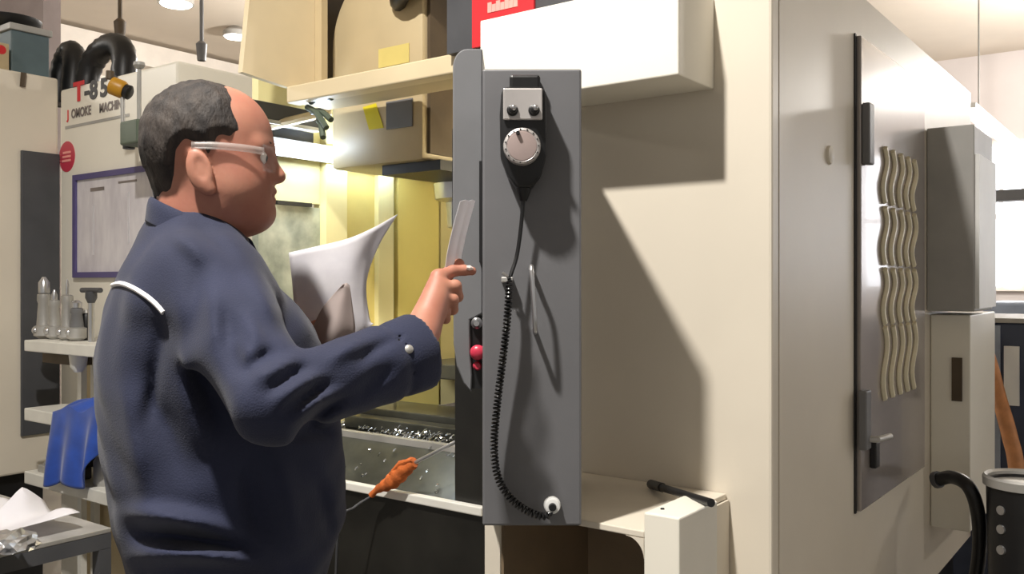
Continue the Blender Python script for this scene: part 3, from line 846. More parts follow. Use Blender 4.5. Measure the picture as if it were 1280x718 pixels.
MB().lathe((p.x, p.y, zsh[0]), (0, 0, 1), [(0, 0.014), (0.006, 0.018), (0.10, 0.018), (0.11, 0.012)], 16).build('tube', 'rubber', t, smooth=True)
MB().lathe((p.x, p.y, zsh[0] + 0.111), (0, 0, 1), [(0, 0.011), (0.012, 0.008)], 12).build('tip', 'steel_matte', t, smooth=True)

# blue cloth draped over the middle shelf
b0, b1 = onY(72, 540, YR).x, onY(140, 540, YR).x
zm = zsh[1]


def cloth(u, v):
    x = b0 + (b1 - b0) * u
    if v < 0.35:
        s = v / 0.35
        y = YR + 0.17 - 0.17 * s; z = zm + 0.004 + 0.10 * math.sin(math.pi * (0.25 + 0.6 * s)) * (0.3 + 0.7 * u) + 0.012 * math.sin(u * 13 + s * 4)
    else:
        s = (v - 0.35) / 0.65
        y = YR - 0.018 - 0.02 * math.sin(s * 1.6) - 0.016 * math.sin(u * 17 + s * 1.5) * s
        z = zm + 0.004 + 0.10 * math.sin(math.pi * 0.85) * (0.3 + 0.7 * u) + 0.012 * math.sin(u * 13 + 4) - s * (0.28 - 0.16 * max(0, u - 0.62) / 0.38)
        x -= 0.012 * s * math.sin(u * 8)
    return Vector((x, y, z))


tag(MB().grid(cloth, 44, 40).build('blue_cloth', 'cloth_blue', smooth=True, solid=0.004), 'bright blue work cloth draped over the rack middle shelf', 'cloth')
# things on the lower shelf
p = onY(62, 596, YR + 0.05)
t = thing('metal_clamp', 'small grey metal clamp at the shelf end below the blue cloth', 'clamp', (p.x, p.y, zsh[2]))
MB().box(p.x - 0.05, p.x + 0.04, p.y - 0.025, p.y + 0.025, zsh[2], zsh[2] + 0.03).build('base', 'steel_matte', t, bevel=0.005)
MB().tube([(p.x - 0.03, p.y, zsh[2] + 0.03), (p.x + 0.05, p.y - 0.02, zsh[2] + 0.06)], 0.011, 10).build('lever', 'grey_light', t, smooth=True)
p = onY(98, 606, YR + 0.06)
t = thing('vise_jaw', 'dark steel vise jaws lying under the blue cloth', 'vise', (p.x, p.y, zsh[2]))
MB().box(p.x - 0.10, p.x + 0.05, p.y - 0.035, p.y + 0.03, zsh[2], zsh[2] + 0.05).build('body', 'dark_grey', t, bevel=0.008)
MB().box(p.x - 0.05, p.x + 0.08, p.y - 0.045, p.y + 0.03, zsh[2] + 0.051, zsh[2] + 0.09).build('jaw', 'black', t, bevel=0.006)
MB().tube([(p.x - 0.10, p.y - 0.04, zsh[2] + 0.07), (p.x + 0.03, p.y - 0.06, zsh[2] + 0.10)], 0.010, 10).build('handle', 'steel', t, smooth=True)
p = onY(133, 610, YR + 0.07)
t = thing('glass_jar', 'pale glass jar on the lower shelf close to the operator', 'jar', (p.x, p.y, zsh[2]))
MB().lathe((p.x, p.y, zsh[2]), (0, 0, 1), [(0, 0.04), (0.01, 0.046), (0.09, 0.046), (0.11, 0.034)], 20).build('body', 'grey_light', t, smooth=True)
MB().lathe((p.x, p.y, zsh[2] + 0.1101), (0, 0, 1), [(0, 0.038), (0.02, 0.038)], 20).build('lid', 'white_shelf', t, smooth=True)

# ------------------------------------------------------------------ near steel table with papers
TZ = 0.765
cor = onZ(139, 660, TZ)
tb = thing('steel_table', 'dark steel table with white papers in front of the tool rack', 'table', (cor.x - 0.4, cor.y - 0.35, 0))
box_part('table_top', (cor.x - 0.8, cor.x, cor.y - 0.72, cor.y, TZ - 0.012, TZ), 'steel_matte', tb, 0.002)
for b_ in ((cor.x - 0.035, cor.x, cor.y - 0.72, cor.y), (cor.x - 0.8, cor.x - 0.765, cor.y - 0.72, cor.y)):
    box_part('side_rail', (b_[0], b_[1], b_[2], b_[3], TZ - 0.05, TZ - 0.0125), 'dark_grey', tb)
for y in (cor.y - 0.035, cor.y - 0.72):
    box_part('cross_rail', (cor.x - 0.764, cor.x - 0.036, y, y + 0.035, TZ - 0.05, TZ - 0.0125), 'dark_grey', tb)
for x in (cor.x - 0.032, cor.x - 0.8):
    for y in (cor.y - 0.032, cor.y - 0.72):
        box_part('leg', (x, x + 0.032, y, y + 0.032, 0, TZ - 0.051), 'dark_grey', tb)


def sheet(u, v):
    x = cor.x - 0.52 + 0.48 * u; y = cor.y - 0.46 + 0.40 * v
    z = TZ + 0.006 + 0.012 * (1 + math.sin(u * 5 + v * 3)) * 0.5
    pk = math.exp(-(abs((u - 0.60) / 0.085) ** 1.4 + abs((v - 0.84) / 0.15) ** 1.4))
    z += 0.085 * pk + 0.035 * max(0, u - 0.72) * (1 - 0.3 * v) / 0.28 * (0.4 + 0.6 * v)
    z += 0.02 * math.exp(-((v - 0.95) / 0.1) ** 2) * math.sin(u * 9) ** 2
    return Vector((x + 0.02 * pk, y, z))


tag(MB().grid(sheet, 40, 32).build('crumpled_paper', 'paper', smooth=True, solid=0.0012), 'white crumpled paper sheet spread on the dark steel table', 'paper')
fo = onZ(16, 672, TZ + 0.05)
bm = bmesh.new(); bmesh.ops.create_icosphere(bm, subdivisions=3, radius=1)
v = []
for q in bm.verts:
    n = 1 + 0.22 * math.sin(q.co.x * 9 + q.co.y * 4) * math.cos(q.co.z * 7) + 0.12 * random.random()
    v.append(Vector((fo.x + q.co.x * 0.055 * n, fo.y + q.co.y * 0.05 * n, TZ + 0.032 + max(-0.006, q.co.z * 0.030 * n))))
f = [tuple(w_.index for w_ in q.verts) for q in bm.faces]; bm.free()
tag(mk('foil_ball', v, f, 'steel'), 'crumpled silver foil lying on the white paper', 'foil')

# ------------------------------------------------------------------ right aisle things
b0 = px(1283, 600, 2.45); b0.z = 0
bn = thing('waste_bin', 'black oval bin with a silver rim beside the machine flank', 'bin', b0)
zt5 = px(1283, 598, 2.45).z
sc_ = Matrix.Scale(1.0, 4)
MB().lathe(b0, (0, 0, 1), [(0, 0.075), (0.02, 0.08), (zt5 - 0.02, 0.098), (zt5 - 0.004, 0.100), (zt5 - 0.01, 0.09), (zt5 - 0.12, 0.085)], 36).build('body', 'rubber', bn, smooth=True)
MB().lathe(b0, (0, 0, 1), [(zt5 - 0.022, 0.1005), (zt5 - 0.022, 0.106), (zt5, 0.107), (zt5 + 0.006, 0.102), (zt5, 0.094), (zt5 - 0.016, 0.093)], 36).build('rim', 'steel_matte', bn, smooth=True)
for yy in (640, 664, 690):
    q = px(1239, yy, 2.40)
    dirv = Vector((q.x - b0.x, q.y - b0.y, 0)).normalized()
    MB().lathe(Vector((b0.x, b0.y, q.z)) + dirv * 0.093, dirv, [(0, 0.013), (0.006, 0.012)], 16).build('rivet', 'steel', bn, smooth=True)
pts = bez([px(1172, 600, 2.62), px(1190, 597, 2.58), px(1210, 608, 2.52), px(1222, 640, 2.52), px(1224, 690, 2.56), px(1214, 760, 2.60), c2w(1.30, 2.66, 0.02)], 8)
t = thing('drain_hose', 'thick black hose curving down from the machine flank', 'hose', (pts[-1].x, pts[-1].y, 0))
MB().tube(pts, 0.019, 12).build('hose', 'rubber', t, smooth=True)
MB().tube([pts[0] + (pts[1] - pts[0]) * -1.5, pts[1]], 0.024, 12).build('collar', 'dark_grey', t, smooth=True)
a = onY(1213, 397, 4.15)
bc = thing('blue_cabinet', 'dark blue grey cabinet standing in the right aisle', 'cabinet', (a.x + 0.35, 4.4, 0))
box_part('body', (a.x - 0.2, a.x + 0.62, 4.15, 4.75, 0.0, a.z - 0.02), 'blue_cabinet', bc, 0.006)
box_part('top_plate', (a.x - 0.2, a.x + 0.64, 4.13, 4.77, a.z - 0.0195, a.z), 'grey_light', bc, 0.003)
p = onY(1247, 430, 4.14)
box_part('door_edge', (p.x - 0.01, p.x + 0.01, 4.138, 4.149, 0.1, a.z - 0.03), 'pale_blue_grey', bc)
p = onY(1262, 470, 4.14)
box_part('label_holder', (p.x - 0.02, p.x + 0.035, 4.135, 4.149, p.z - 0.12, p.z + 0.12), 'white', bc)
pts = bez([px(1231, 424, 3.6), px(1240, 455, 3.55), px(1250, 500, 3.5), px(1262, 545, 3.45), px(1271, 592, 3.4), px(1276, 720, 3.3), c2w(1.93, 3.25, 0.03)], 8)
t = thing('tan_pole', 'bent tan pole leaning against the dark blue cabinet', 'pole', (pts[-1].x, pts[-1].y, 0))
MB().tube(pts, [0.016 + 0.012 * min(1, i / 20) for i in range(len(pts))], 12).build('pole', 'wood_tan', t, smooth=True)
MB().tube([pts[0] - (pts[1] - pts[0]) * 1.2, pts[1]], 0.020, 10).build('end_cap', 'tan', t, smooth=True)
a, b = onY(1228, 252, 7.4), onY(1330, 390, 7.4)
fm = thing('distant_machine', 'pale blue grey machine in the hazy far end of the aisle', 'machine', ((a.x + b.x) / 2, 7.8, 0))
box_part('base', (a.x, b.x, 7.4, 8.2, 0, 1.25), 'pale_blue_grey', fm, 0.02)
box_part('column', (a.x + 0.55, b.x, 7.6, 8.2, 1.251, a.z), 'pale_blue_grey', fm, 0.02)
box_part('upright', (a.x, a.x + 0.06, 7.45, 7.55, 1.251, a.z), 'grey_mid', fm)
box_part('top_bar', (a.x, b.x, 7.42, 7.56, a.z + 0.001, a.z + 0.08), 'grey_mid', fm)

# ------------------------------------------------------------------ the operator (signed distance fields -> smooth meshes)


def surf(fn, lo, hi, h):
    """surface nets of fn(r,d,u) on a box; returns verts (n,3) in (r,d,u), quads"""
    ax = [np.arange(l, u + h * 0.5, h, dtype=np.float32) for l, u in zip(lo, hi)]
    Rr, Dd, Uu = np.meshgrid(*ax, indexing='ij')
    V = fn(Rr, Dd, Uu).astype(np.float32)
    S = V < 0
    n = V.shape
    cs = [S[i:n[0] - 1 + i, j:n[1] - 1 + j, k:n[2] - 1 + k] for i in (0, 1) for j in (0, 1) for k in (0, 1)]
    cnt = sum(c.astype(np.int8) for c in cs)
    act = (cnt > 0) & (cnt < 8)
    idx = np.argwhere(act)
    vid = -np.ones(act.shape, np.int64); vid[act] = np.arange(len(idx))
    acc = np.zeros((len(idx), 3)); num = np.zeros(len(idx))
    cor_ = [(i, j, k) for i in (0, 1) for j in (0, 1) for k in (0, 1)]
    for a in range(8):
        for b in range(a + 1, 8):
            df = [abs(cor_[a][q] - cor_[b][q]) for q in range(3)]
            if sum(df) != 1: continue
            A = idx + cor_[a]; B = idx + cor_[b]
            va = V[A[:, 0], A[:, 1], A[:, 2]]; vb = V[B[:, 0], B[:, 1], B[:, 2]]
            m = (va < 0) != (vb < 0)
            t = np.zeros(len(idx)); t[m] = va[m] / (va[m] - vb[m])
            P = np.array(cor_[a]) + t[:, None] * (np.array(cor_[b]) - np.array(cor_[a]))
            acc[m] += P[m]; num[m] += 1
    pos = (idx + acc / num[:, None]) * h + np.array(lo)
    quads = []
    for axn in range(3):
        o = [q for q in range(3) if q != axn]
        sl0 = [slice(None)] * 3; sl1 = [slice(None)] * 3
        sl0[axn] = slice(0, -1); sl1[axn] = slice(1, None)
        ch_ = S[tuple(sl0)] != S[tuple(sl1)]
        e = np.argwhere(ch_)
        e = e[(e[:, o[0]] > 0) & (e[:, o[1]] > 0) & (e[:, o[0]] < n[o[0]] - 1) & (e[:, o[1]] < n[o[1]] - 1)]
        q = []
        for (da, db) in ((0, 0), (-1, 0), (-1, -1), (0, -1)):
            c = e.copy(); c[:, o[0]] += da; c[:, o[1]] += db
            q.append(vid[c[:, 0], c[:, 1], c[:, 2]])
        quads.append(np.stack(q, 1))
    return pos, np.concatenate(quads)


def smin(a, b, k):
    h = np.clip(0.5 + 0.5 * (b - a) / k, 0, 1)
    return b + (a - b) * h - k * h * (1 - h)


def cone(R, D, U, a, b, ra, rb):
    a = np.array(a); b = np.array(b); ab = b - a
    h = np.clip(((R - a[0]) * ab[0] + (D - a[1]) * ab[1] + (U - a[2]) * ab[2]) / (ab @ ab), 0, 1)
    return np.sqrt((R - a[0] - h * ab[0]) ** 2 + (D - a[1] - h * ab[1]) ** 2 + (U - a[2] - h * ab[2]) ** 2) - (ra + (rb - ra) * h)


def ell(x, y, z, c, r):
    k0 = np.sqrt(((x - c[0]) / r[0]) ** 2 + ((y - c[1]) / r[1]) ** 2 + ((z - c[2]) / r[2]) ** 2)
    return (k0 - 1) * min(r) if False else (k0 - 1) * (r[0] * r[1] * r[2]) ** (1 / 3) * 0.9


def cp(x, y, d):
    return ((x - 640) / F * d, d, EYE + (HY - y) / F * d)


# --- head, in its own frame: X forward, Y left, Z up, metres from the ear
HD = 1.42
HO = cp(256, 215, HD)
HA = math.radians(8)


def head_frame(R, D, U):
    r, d = R - HO[0], D - HO[1] + 0.0
    return r * math.cos(HA) + d * math.sin(HA), -r * math.sin(HA) + d * math.cos(HA), U - HO[2]


def head_pt(x, y, z):
    r = x * math.cos(HA) - y * math.sin(HA); d = x * math.sin(HA) + y * math.cos(HA)
    return (HO[0] + r, HO[1] + d, HO[2] + z)


def f_skull(x, y, z):
    f = ell(x, y, z, (0.006, 0, 0.060), (0.090, 0.077, 0.078))
    f = smin(f, ell(x, y, z, (-0.020, 0, 0.035), (0.066, 0.070, 0.066)), 0.03)
    f = smin(f, ell(x, y, z, (0.046, 0, 0.020), (0.056, 0.064, 0.085)), 0.03)
    return f


def f_head(R, D, U):
    x, y, z = head_frame(R, D, U)
    ya = np.abs(y)
    f = f_skull(x, y, z)
    f = smin(f, ell(x, y, z, (0.050, 0, -0.040), (0.050, 0.060, 0.042)), 0.03)       # jaw
    f = smin(f, ell(x, ya, z, (0.050, 0.034, -0.022), (0.040, 0.032, 0.042)), 0.035)  # cheeks
    f = smin(f, ell(x, y, z, (0.079, 0, -0.066), (0.024, 0.030, 0.019)), 0.025)      # chin
    f = smin(f, ell(x, y, z, (0.036, 0, -0.074), (0.052, 0.050, 0.030)), 0.03)       # under the chin
    f = smin(f, cone(x, ya, z, (0.091, 0.008, 0.036), (0.083, 0.040, 0.036), 0.012, 0.010), 0.016)  # brow
    f = np.maximum(f, -ell(x, ya, z, (0.108, 0.031, 0.020), (0.016, 0.018, 0.011)) * 1.0) if False else smax(f, -ell(x, ya, z, (0.110, 0.032, 0.019), (0.020, 0.018, 0.011)), 0.010)
    f = smin(f, cone(x, y, z, (0.095, 0, 0.028), (0.113, 0, -0.005), 0.008, 0.0115), 0.012)   # nose
    f = smin(f, ell(x, ya, z, (0.101, 0.012, -0.009), (0.010, 0.007, 0.008)), 0.006)          # nostril wings
    f = smin(f, cone(x, ya, z, (0.104, 0.0, -0.030), (0.090, 0.022, -0.034), 0.0068, 0.004), 0.006)  # upper lip
    f = smin(f, cone(x, ya, z, (0.102, 0.0, -0.043), (0.090, 0.020, -0.040), 0.0068, 0.004), 0.006)  # lower lip
    f = smax(f, -cone(x, ya, z, (0.111, 0, -0.0365), (0.094, 0.025, -0.037), 0.0026, 0.0018), 0.003)
    # ears
    ze = z + 0.008; xe = x - 0.008 + 0.20 * ze
    ear = ell(xe, ya, ze, (0.0, 0.079, 0.0), (0.019, 0.0075, 0.033))
    ear = smax(ear, -ell(xe, ya, ze, (0.004, 0.088, 0.004), (0.0105, 0.0075, 0.020)), 0.004)
    ear = smin(ear, ell(xe, ya, ze, (0.008, 0.077, -0.026), (0.009, 0.006, 0.010)), 0.006)
    ear = smin(ear, ell(xe, ya, ze, (0.002, 0.071, 0.0), (0.012, 0.012, 0.022)), 0.006)
    f = smin(f, ear, 0.005)
    # neck
    f = smin(f, cone(x, y, z, (-0.010, 0, -0.015), (-0.024, 0.0, -0.15), 0.056, 0.062), 0.03)
    return f


def smax(a, b, k):
    return -smin(-a, -b, k)


# --- right hand (points are pixel, pixel, distance)
FIN = [
    [(548, 347, 1.388), (566, 339, 1.402), (580, 338, 1.408), (590, 339, 1.412)],
    [(550, 361, 1.378), (569, 358, 1.386), (572, 371, 1.402), (561, 378, 1.412)],
    [(549, 375, 1.374), (566, 375, 1.380), (566, 387, 1.398), (556, 390, 1.408)],
    [(544, 388, 1.374), (557, 390, 1.380), (557, 399, 1.392), (549, 400, 1.402)],
]
FR = [(.0105, .0092, .0083, .0070), (.0108, .0098, .0088, .0076), (.0105, .0092, .0083, .0074), (.0092, .0080, .0073, .0064)]
THUMB = [(531, 390, 1.382), (546, 362, 1.412), (562, 340, 1.424), (574, 330, 1.424)]
WR = (527, 414, 1.335)


def f_rhand(R, D, U):
    w_ = cp(*WR)
    f = cone(R, D, U, cp(516, 442, 1.29), w_, 0.030, 0.026)
    for i, ch_ in enumerate(FIN):
        f = smin(f, cone(R, D, U, w_, cp(*ch_[0]), 0.019, 0.0128), 0.014)
    f = smin(f, cone(R, D, U, cp(537, 392, 1.36), cp(547, 366, 1.385), 0.018, 0.014), 0.015)
    f = smin(f, cone(R, D, U, w_, cp(*THUMB[1]), 0.018, 0.012), 0.012)
    fing = None
    for ch_, rr_ in zip(FIN + [THUMB], FR + [(.013, .0115, .0105, .0085)]):
        g = None
        for i in range(3):
            c = cone(R, D, U, cp(*ch_[i]), cp(*ch_[i + 1]), rr_[i], rr_[i + 1])
            g = c if g is None else smin(g, c, 0.003)
        fing = g if fing is None else smin(fing, g, 0.0018)
    return smin(f, fing, 0.006)


LH = 1.60
LF = [
    [(384, 428, 1.61), (396, 416, 1.618), (404, 420, 1.622), (408, 428, 1.622)],
    [(386, 433, 1.61), (398, 424, 1.620), (407, 428, 1.624), (410, 436, 1.624)],
    [(388, 438, 1.61), (399, 432, 1.620), (407, 436, 1.624), (409, 443, 1.624)],
    [(388, 443, 1.61), (397, 440, 1.618), (403, 444, 1.622), (405, 450, 1.622)],
    [(378, 426, 1.585), (383, 416, 1.577), (389, 409, 1.574), (395, 405, 1.575)],
]


def f_lhand(R, D, U):
    w_ = cp(366, 452, 1.61)
    f = cone(R, D, U, cp(345, 478, 1.64), w_, 0.032, 0.025)
    for ch_ in LF:
        f = smin(f, cone(R, D, U, w_, cp(*ch_[0]), 0.019, 0.013), 0.014)
    fing = None
    for ch_ in LF:
        for i in range(3):
            c = cone(R, D, U, cp(*ch_[i]), cp(*ch_[i + 1]), .0098 - .0008 * i, .0090 - .0008 * i)
            fing = c if fing is None else smin(fing, c, 0.0018)
    return smin(f, fing, 0.006)


# --- torso tables
TD = 1.45
PXM = TD / F
PA = math.radians(24)
tab = [  # row y, left px, right px (silhouette), lateral half width b
    (232, 206, 262, 0.060), (255, 194, 285, 0.076), (280, 179, 304, 0.112), (310, 160, 322, 0.160), (350, 138, 346, 0.198), (400, 129, 388, 0.210),
    (450, 126, 408, 0.212), (500, 129, 418, 0.212), (560, 136, 426, 0.214), (610, 143, 430, 0.214), (650, 149, 430, 0.212),
    (690, 158, 416, 0.206), (730, 166, 404, 0.204), (780, 170, 400, 0.204)]
uu = np.array([EYE + (HY - t_[0]) * PXM for t_ in tab])[::-1]
half = np.array([(t_[2] - t_[1]) / 2 * PXM for t_ in tab])[::-1]
cr_ = np.array([((t_[2] + t_[1]) / 2 - 640) * PXM for t_ in tab])[::-1]
bb = np.array([t_[3] for t_ in tab])[::-1]
fu = np.linspace(0.80, 1.60, 321)


def smooth_tab(v):
    q = np.interp(fu, uu, v); kz = np.hanning(27); kz /= kz.sum()
    return np.convolve(np.pad(q, 13, mode='edge'), kz, mode='valid')


t_half, t_c, t_b = smooth_tab(half), smooth_tab(cr_), smooth_tab(bb)
t_a = np.sqrt(np.maximum(t_half ** 2 - (t_b * math.sin(PA)) ** 2, 0.05 ** 2)) / math.cos(PA)

SH, EL, WRS = cp(258, 360, 1.31), cp(342, 504, 1.13), cp(520, 440, 1.295)
LSH, LEL, LWR = cp(255, 345, 1.60), cp(318, 500, 1.72), cp(368, 450, 1.61)


def f_torso(R, D, U, shrink=0.0):
    cx = np.interp(U, fu, t_c); a = np.interp(U, fu, t_a) - shrink; b = np.interp(U, fu, t_b) - shrink
    r, d = R - cx, D - TD
    x = r * math.cos(PA) + d * math.sin(PA); y = -r * math.sin(PA) + d * math.cos(PA)
    n = 2.35
    k = (np.abs(x / a) ** n + np.abs(y / b) ** n) ** (1 / n)
    f = (k - 1) * np.minimum(a, b) * 0.9
    return f


# folds: pixel segments, half width (m), height (m); negative is a groove
FOLDS = [
    ((300, 474), (352, 436), 0.009, -0.011), ((312, 488), (384, 440), 0.008, 0.008), ((325, 500), (398, 455), 0.007, -0.011), ((336, 514), (412, 462), 0.008, 0.009), ((345, 526), (426, 474), 0.007, -0.011),
    ((356, 534), (438, 484), 0.008, 0.009), ((370, 540), (448, 494), 0.007, -0.010), ((385, 545), (462, 500), 0.008, 0.006), ((400, 462), (478, 418), 0.010, 0.008), ((430, 512), (505, 452), 0.010, -0.008),
    ((440, 462), (505, 420), 0.007, -0.007), ((292, 420), (330, 478), 0.011, 0.010), ((276, 370), (300, 480), 0.014, -0.010), ((305, 380), (326, 450), 0.011, 0.008), ((262, 345), (272, 440), 0.012, 0.008),
    ((252, 320), (236, 450), 0.014, -0.009), ((236, 430), (285, 560), 0.018, -0.010), ((196, 400), (262, 580), 0.020, 0.014), ((168, 430), (240, 620), 0.018, -0.012), ((148, 470), (185, 640), 0.016, 0.010),
    ((138, 640), (310, 672), 0.014, 0.022), ((150, 694), (340, 706), 0.012, 0.020), ((150, 666), (330, 692), 0.010, -0.018), ((205, 392), (186, 540), 0.010, -0.010),
    ((300, 560), (330, 690), 0.018, -0.014), ((350, 560), (375, 710), 0.018, 0.010), ((300, 335), (352, 415), 0.014, 0.010), ((205, 285), (262, 335), 0.012, 0.008), ((225, 275), (300, 330), 0.010, -0.006),
    ((355, 548), (425, 542), 0.012, -0.012), ((180, 300), (150, 360), 0.012, 0.005), ((390, 580), (415, 690), 0.014, -0.010),
]


def fold_disp(R, D, U, near):
    sx = R / D * F + 640; sy = HY - (U - EYE) / D * F
    disp = np.zeros_like(R)
    for (a, b, w_, hgt) in FOLDS:
        ax_, ay_ = a; bx_, by_ = b
        L2 = (bx_ - ax_) ** 2 + (by_ - ay_) ** 2
        h = np.clip(((sx - ax_) * (bx_ - ax_) + (sy - ay_) * (by_ - ay_)) / L2, 0, 1)
        bend = 6 * np.sin(h * math.pi)
        dist = np.sqrt((sx - ax_ - h * (bx_ - ax_)) ** 2 + (sy - ay_ - h * (by_ - ay_) + bend) ** 2) * D / F
        disp += hgt * np.exp(-(dist / w_) ** 2) * np.clip(np.sin(h * math.pi), 0, 1) ** 1.6 * 1.25
    disp *= near
    x, y, z = R * 1.0, D * 1.0, U * 1.0
    disp += 0.0022 * np.sin(31 * z + 14 * x + 3 * np.sin(17 * y)) * np.sin(19 * x - 23 * y + 2 * np.sin(21 * z))
    disp += 0.0012 * np.sin(63 * z + 41 * x) * np.sin(57 * x + 47 * y - 29 * z)
    return disp


def f_jacket(R, D, U):
    f = f_torso(R, D, U)
    f = smin(f, ell(R, D, U, SH, (0.080, 0.078, 0.070)), 0.05)
    arm = smin(cone(R, D, U, SH, EL, 0.076, 0.055), cone(R, D, U, EL, WRS, 0.046, 0.058), 0.014)
    f = smin(f, arm, 0.022)
    larm = smin(cone(R, D, U, LSH, LEL, 0.076, 0.060), cone(R, D, U, LEL, LWR, 0.058, 0.043), 0.02)
    f = smin(f, larm, 0.030)
    f = f - fold_disp(R, D, U, 1.0 / (1 + np.exp((D - 1.46) * 60)))
    # cut the sleeves off flat and hollow their ends
    for (A, B, r0) in ((EL, WRS, 0.0470), (LEL, LWR, 0.034)):
        A = np.array(A); B = np.array(B); n = (B - A) / np.linalg.norm(B - A)
        ds = (R - B[0]) * n[0] + (D - B[1]) * n[1] + (U - B[2]) * n[2]
        near = (R - B[0]) ** 2 + (D - B[1]) ** 2 + (U - B[2]) ** 2 < 0.13 ** 2
        f = np.where(near, np.maximum(f, ds), f)
        hole = cone(R, D, U, B - n * 0.035, B + n * 0.06, r0 - 0.004, r0)
        f = np.maximum(f, -hole)
        rim = np.abs(ds + 0.032) - 0.0022
        f = np.where(near, f + 0.0035 * np.exp(-((ds + 0.050) / 0.008) ** 2), f)
    # hem and neck opening
    f = np.maximum(f, 0.862 - U)
    x, y, z = head_frame(R, D, U)
    f = np.maximum(f, -cone(x, y, z, (-0.018, 0, -0.085), (-0.004, 0.0, 0.06), 0.060, 0.075))
    return f


def f_core(R, D, U):
    f = f_torso(R, D, U, 0.03)
    f = np.maximum(f, 0.86 - U)
    f = smin(f, smin(cone(R, D, U, SH, EL, 0.045, 0.026), cone(R, D, U, EL, cp(516, 442, 1.29), 0.024, 0.030), 0.01), 0.02)
    f = smin(f, smin(cone(R, D, U, LSH, LEL, 0.055, 0.042), cone(R, D, U, LEL, cp(345, 478, 1.64), 0.042, 0.033), 0.02), 0.03)
    for s in (-1, 1):
        h, k, a = leg_pts(s)
        f = smin(f, smin(cone(R, D, U, h, k, 0.085, 0.056), cone(R, D, U, k, a, 0.056, 0.040), 0.02), 0.04)
    return f


def leg_pts(s):
    L = np.array([-math.sin(PA), math.cos(PA)])
    c = np.array([(283 - 640) * PXM, TD])
    o = c + L * 0.10 * s
    st = 0.07 * s
    fw = np.array([math.cos(PA), math.sin(PA)])
    k = o + fw * (0.02 + st * 0.4); a = o + fw * (st * 0.8 - 0.02)
    return (o[0], o[1], 0.88), (k[0], k[1], 0.48), (a[0], a[1], 0.09)


def f_trousers(R, D, U):
    c = ((283 - 640) * PXM, TD)
    r, d = R - c[0], D - c[1]
    x = r * math.cos(PA) + d * math.sin(PA); y = -r * math.sin(PA) + d * math.cos(PA)
    f = ell(x, y, U, (0, 0, 0.90), (0.150, 0.175, 0.16))
    for s in (-1, 1):
        h, k, a = leg_pts(s)
        f = smin(f, smin(cone(R, D, U, h, k, 0.108, 0.082), cone(R, D, U, k, a, 0.082, 0.074), 0.03), 0.04)
    f = f - 0.004 * np.sin(26 * U + 9 * R) * np.sin(17 * R - 20 * D)
    f = np.maximum(f, 0.075 - U); f = np.maximum(f, U - 0.93)
    return f


HAIR_POLY = [(170, 85), (262, 90), (286, 106), (296, 122), (300, 140), (306, 158), (309, 172), (298, 182), (283, 184), (276, 206), (266, 206), (262, 192), (248, 188), (238, 198), (234, 226), (228, 244), (205, 254), (170, 250)]


def poly_sd(sx, sy, poly):
    d = np.full(sx.shape, 1e9, np.float32); ins = np.zeros(sx.shape, bool)
    n = len(poly)
    for i in range(n):
        x0, y0 = poly[i]; x1, y1 = poly[(i + 1) % n]
        ex, ey = x1 - x0, y1 - y0
        h = np.clip(((sx - x0) * ex + (sy - y0) * ey) / (ex * ex + ey * ey), 0, 1)
        d = np.minimum(d, np.hypot(sx - x0 - h * ex, sy - y0 - h * ey))
        c = ((y0 > sy) != (y1 > sy)) & (sx < (x1 - x0) * (sy - y0) / ((y1 - y0) or 1e-9) + x0)
        ins ^= c
    return np.where(ins, -d, d)


def f_hair(R, D, U):
    x, y, z = head_frame(R, D, U)
    f = f_skull(x, y, z)
    f = smin(f, cone(x, y, z, (-0.010, 0, -0.015), (-0.024, 0.0, -0.15), 0.056, 0.062), 0.03)
    sx = 256 + x / 0.001259; sy = 215 - z / 0.001259
    sx = sx + 14 * np.clip(np.abs(y) / 0.075, 0, 1) ** 3 * (sy < 170) * 0
    pd_ = poly_sd(sx, sy, HAIR_POLY) * 0.001259
    th = -0.0025 + 0.0090 * np.clip(-pd_ / 0.020, -0.4, 1) ** 1 * np.clip((0.17 + z) / 0.12, 0.4, 1)
    th = th * np.where(z < 0.0, 0.75, 1.0)
    th = th + 0.0012 * np.sin(210 * x + 60 * z) * np.sin(190 * y + 80 * z)
    return f - th


def to_world(pos):
    out = np.empty_like(pos)
    out[:, 0] = -SN * pos[:, 1] + CS * pos[:, 0]; out[:, 1] = CS * pos[:, 1] + SN * pos[:, 0]; out[:, 2] = pos[:, 2]
    return out


def bbox(pts, m):
    a = np.array(pts); return a.min(0) - m, a.max(0) + m


def fast_mesh(name, parts, m, parent, base):
    vs, fs, o = [], [], 0
    for pos, q in parts:
        vs.append(to_world(pos) - np.array(base)); fs.append(q + o); o += len(pos)
    vs = np.concatenate(vs); fs = np.concatenate(fs)
    me = bpy.data.meshes.new(name)
    me.vertices.add(len(vs)); me.vertices.foreach_set('co', vs.astype(np.float32).ravel())
    me.loops.add(len(fs) * 4); me.loops.foreach_set('vertex_index', fs.astype(np.int32).ravel())
    me.polygons.add(len(fs)); me.polygons.foreach_set('loop_start', np.arange(0, len(fs) * 4, 4, dtype=np.int32))
    me.update(); me.validate()
    bm = bmesh.new(); bm.from_mesh(me); bmesh.ops.recalc_face_normals(bm, faces=bm.faces); bm.to_mesh(me); bm.free()
    me.polygons.foreach_set('use_smooth', np.ones(len(me.polygons), bool))
    me.materials.append(MATS[m])
    ob = bpy.data.objects.new(name, me); COL.objects.link(ob)
    if parent is not None: ob.parent = parent
    return ob


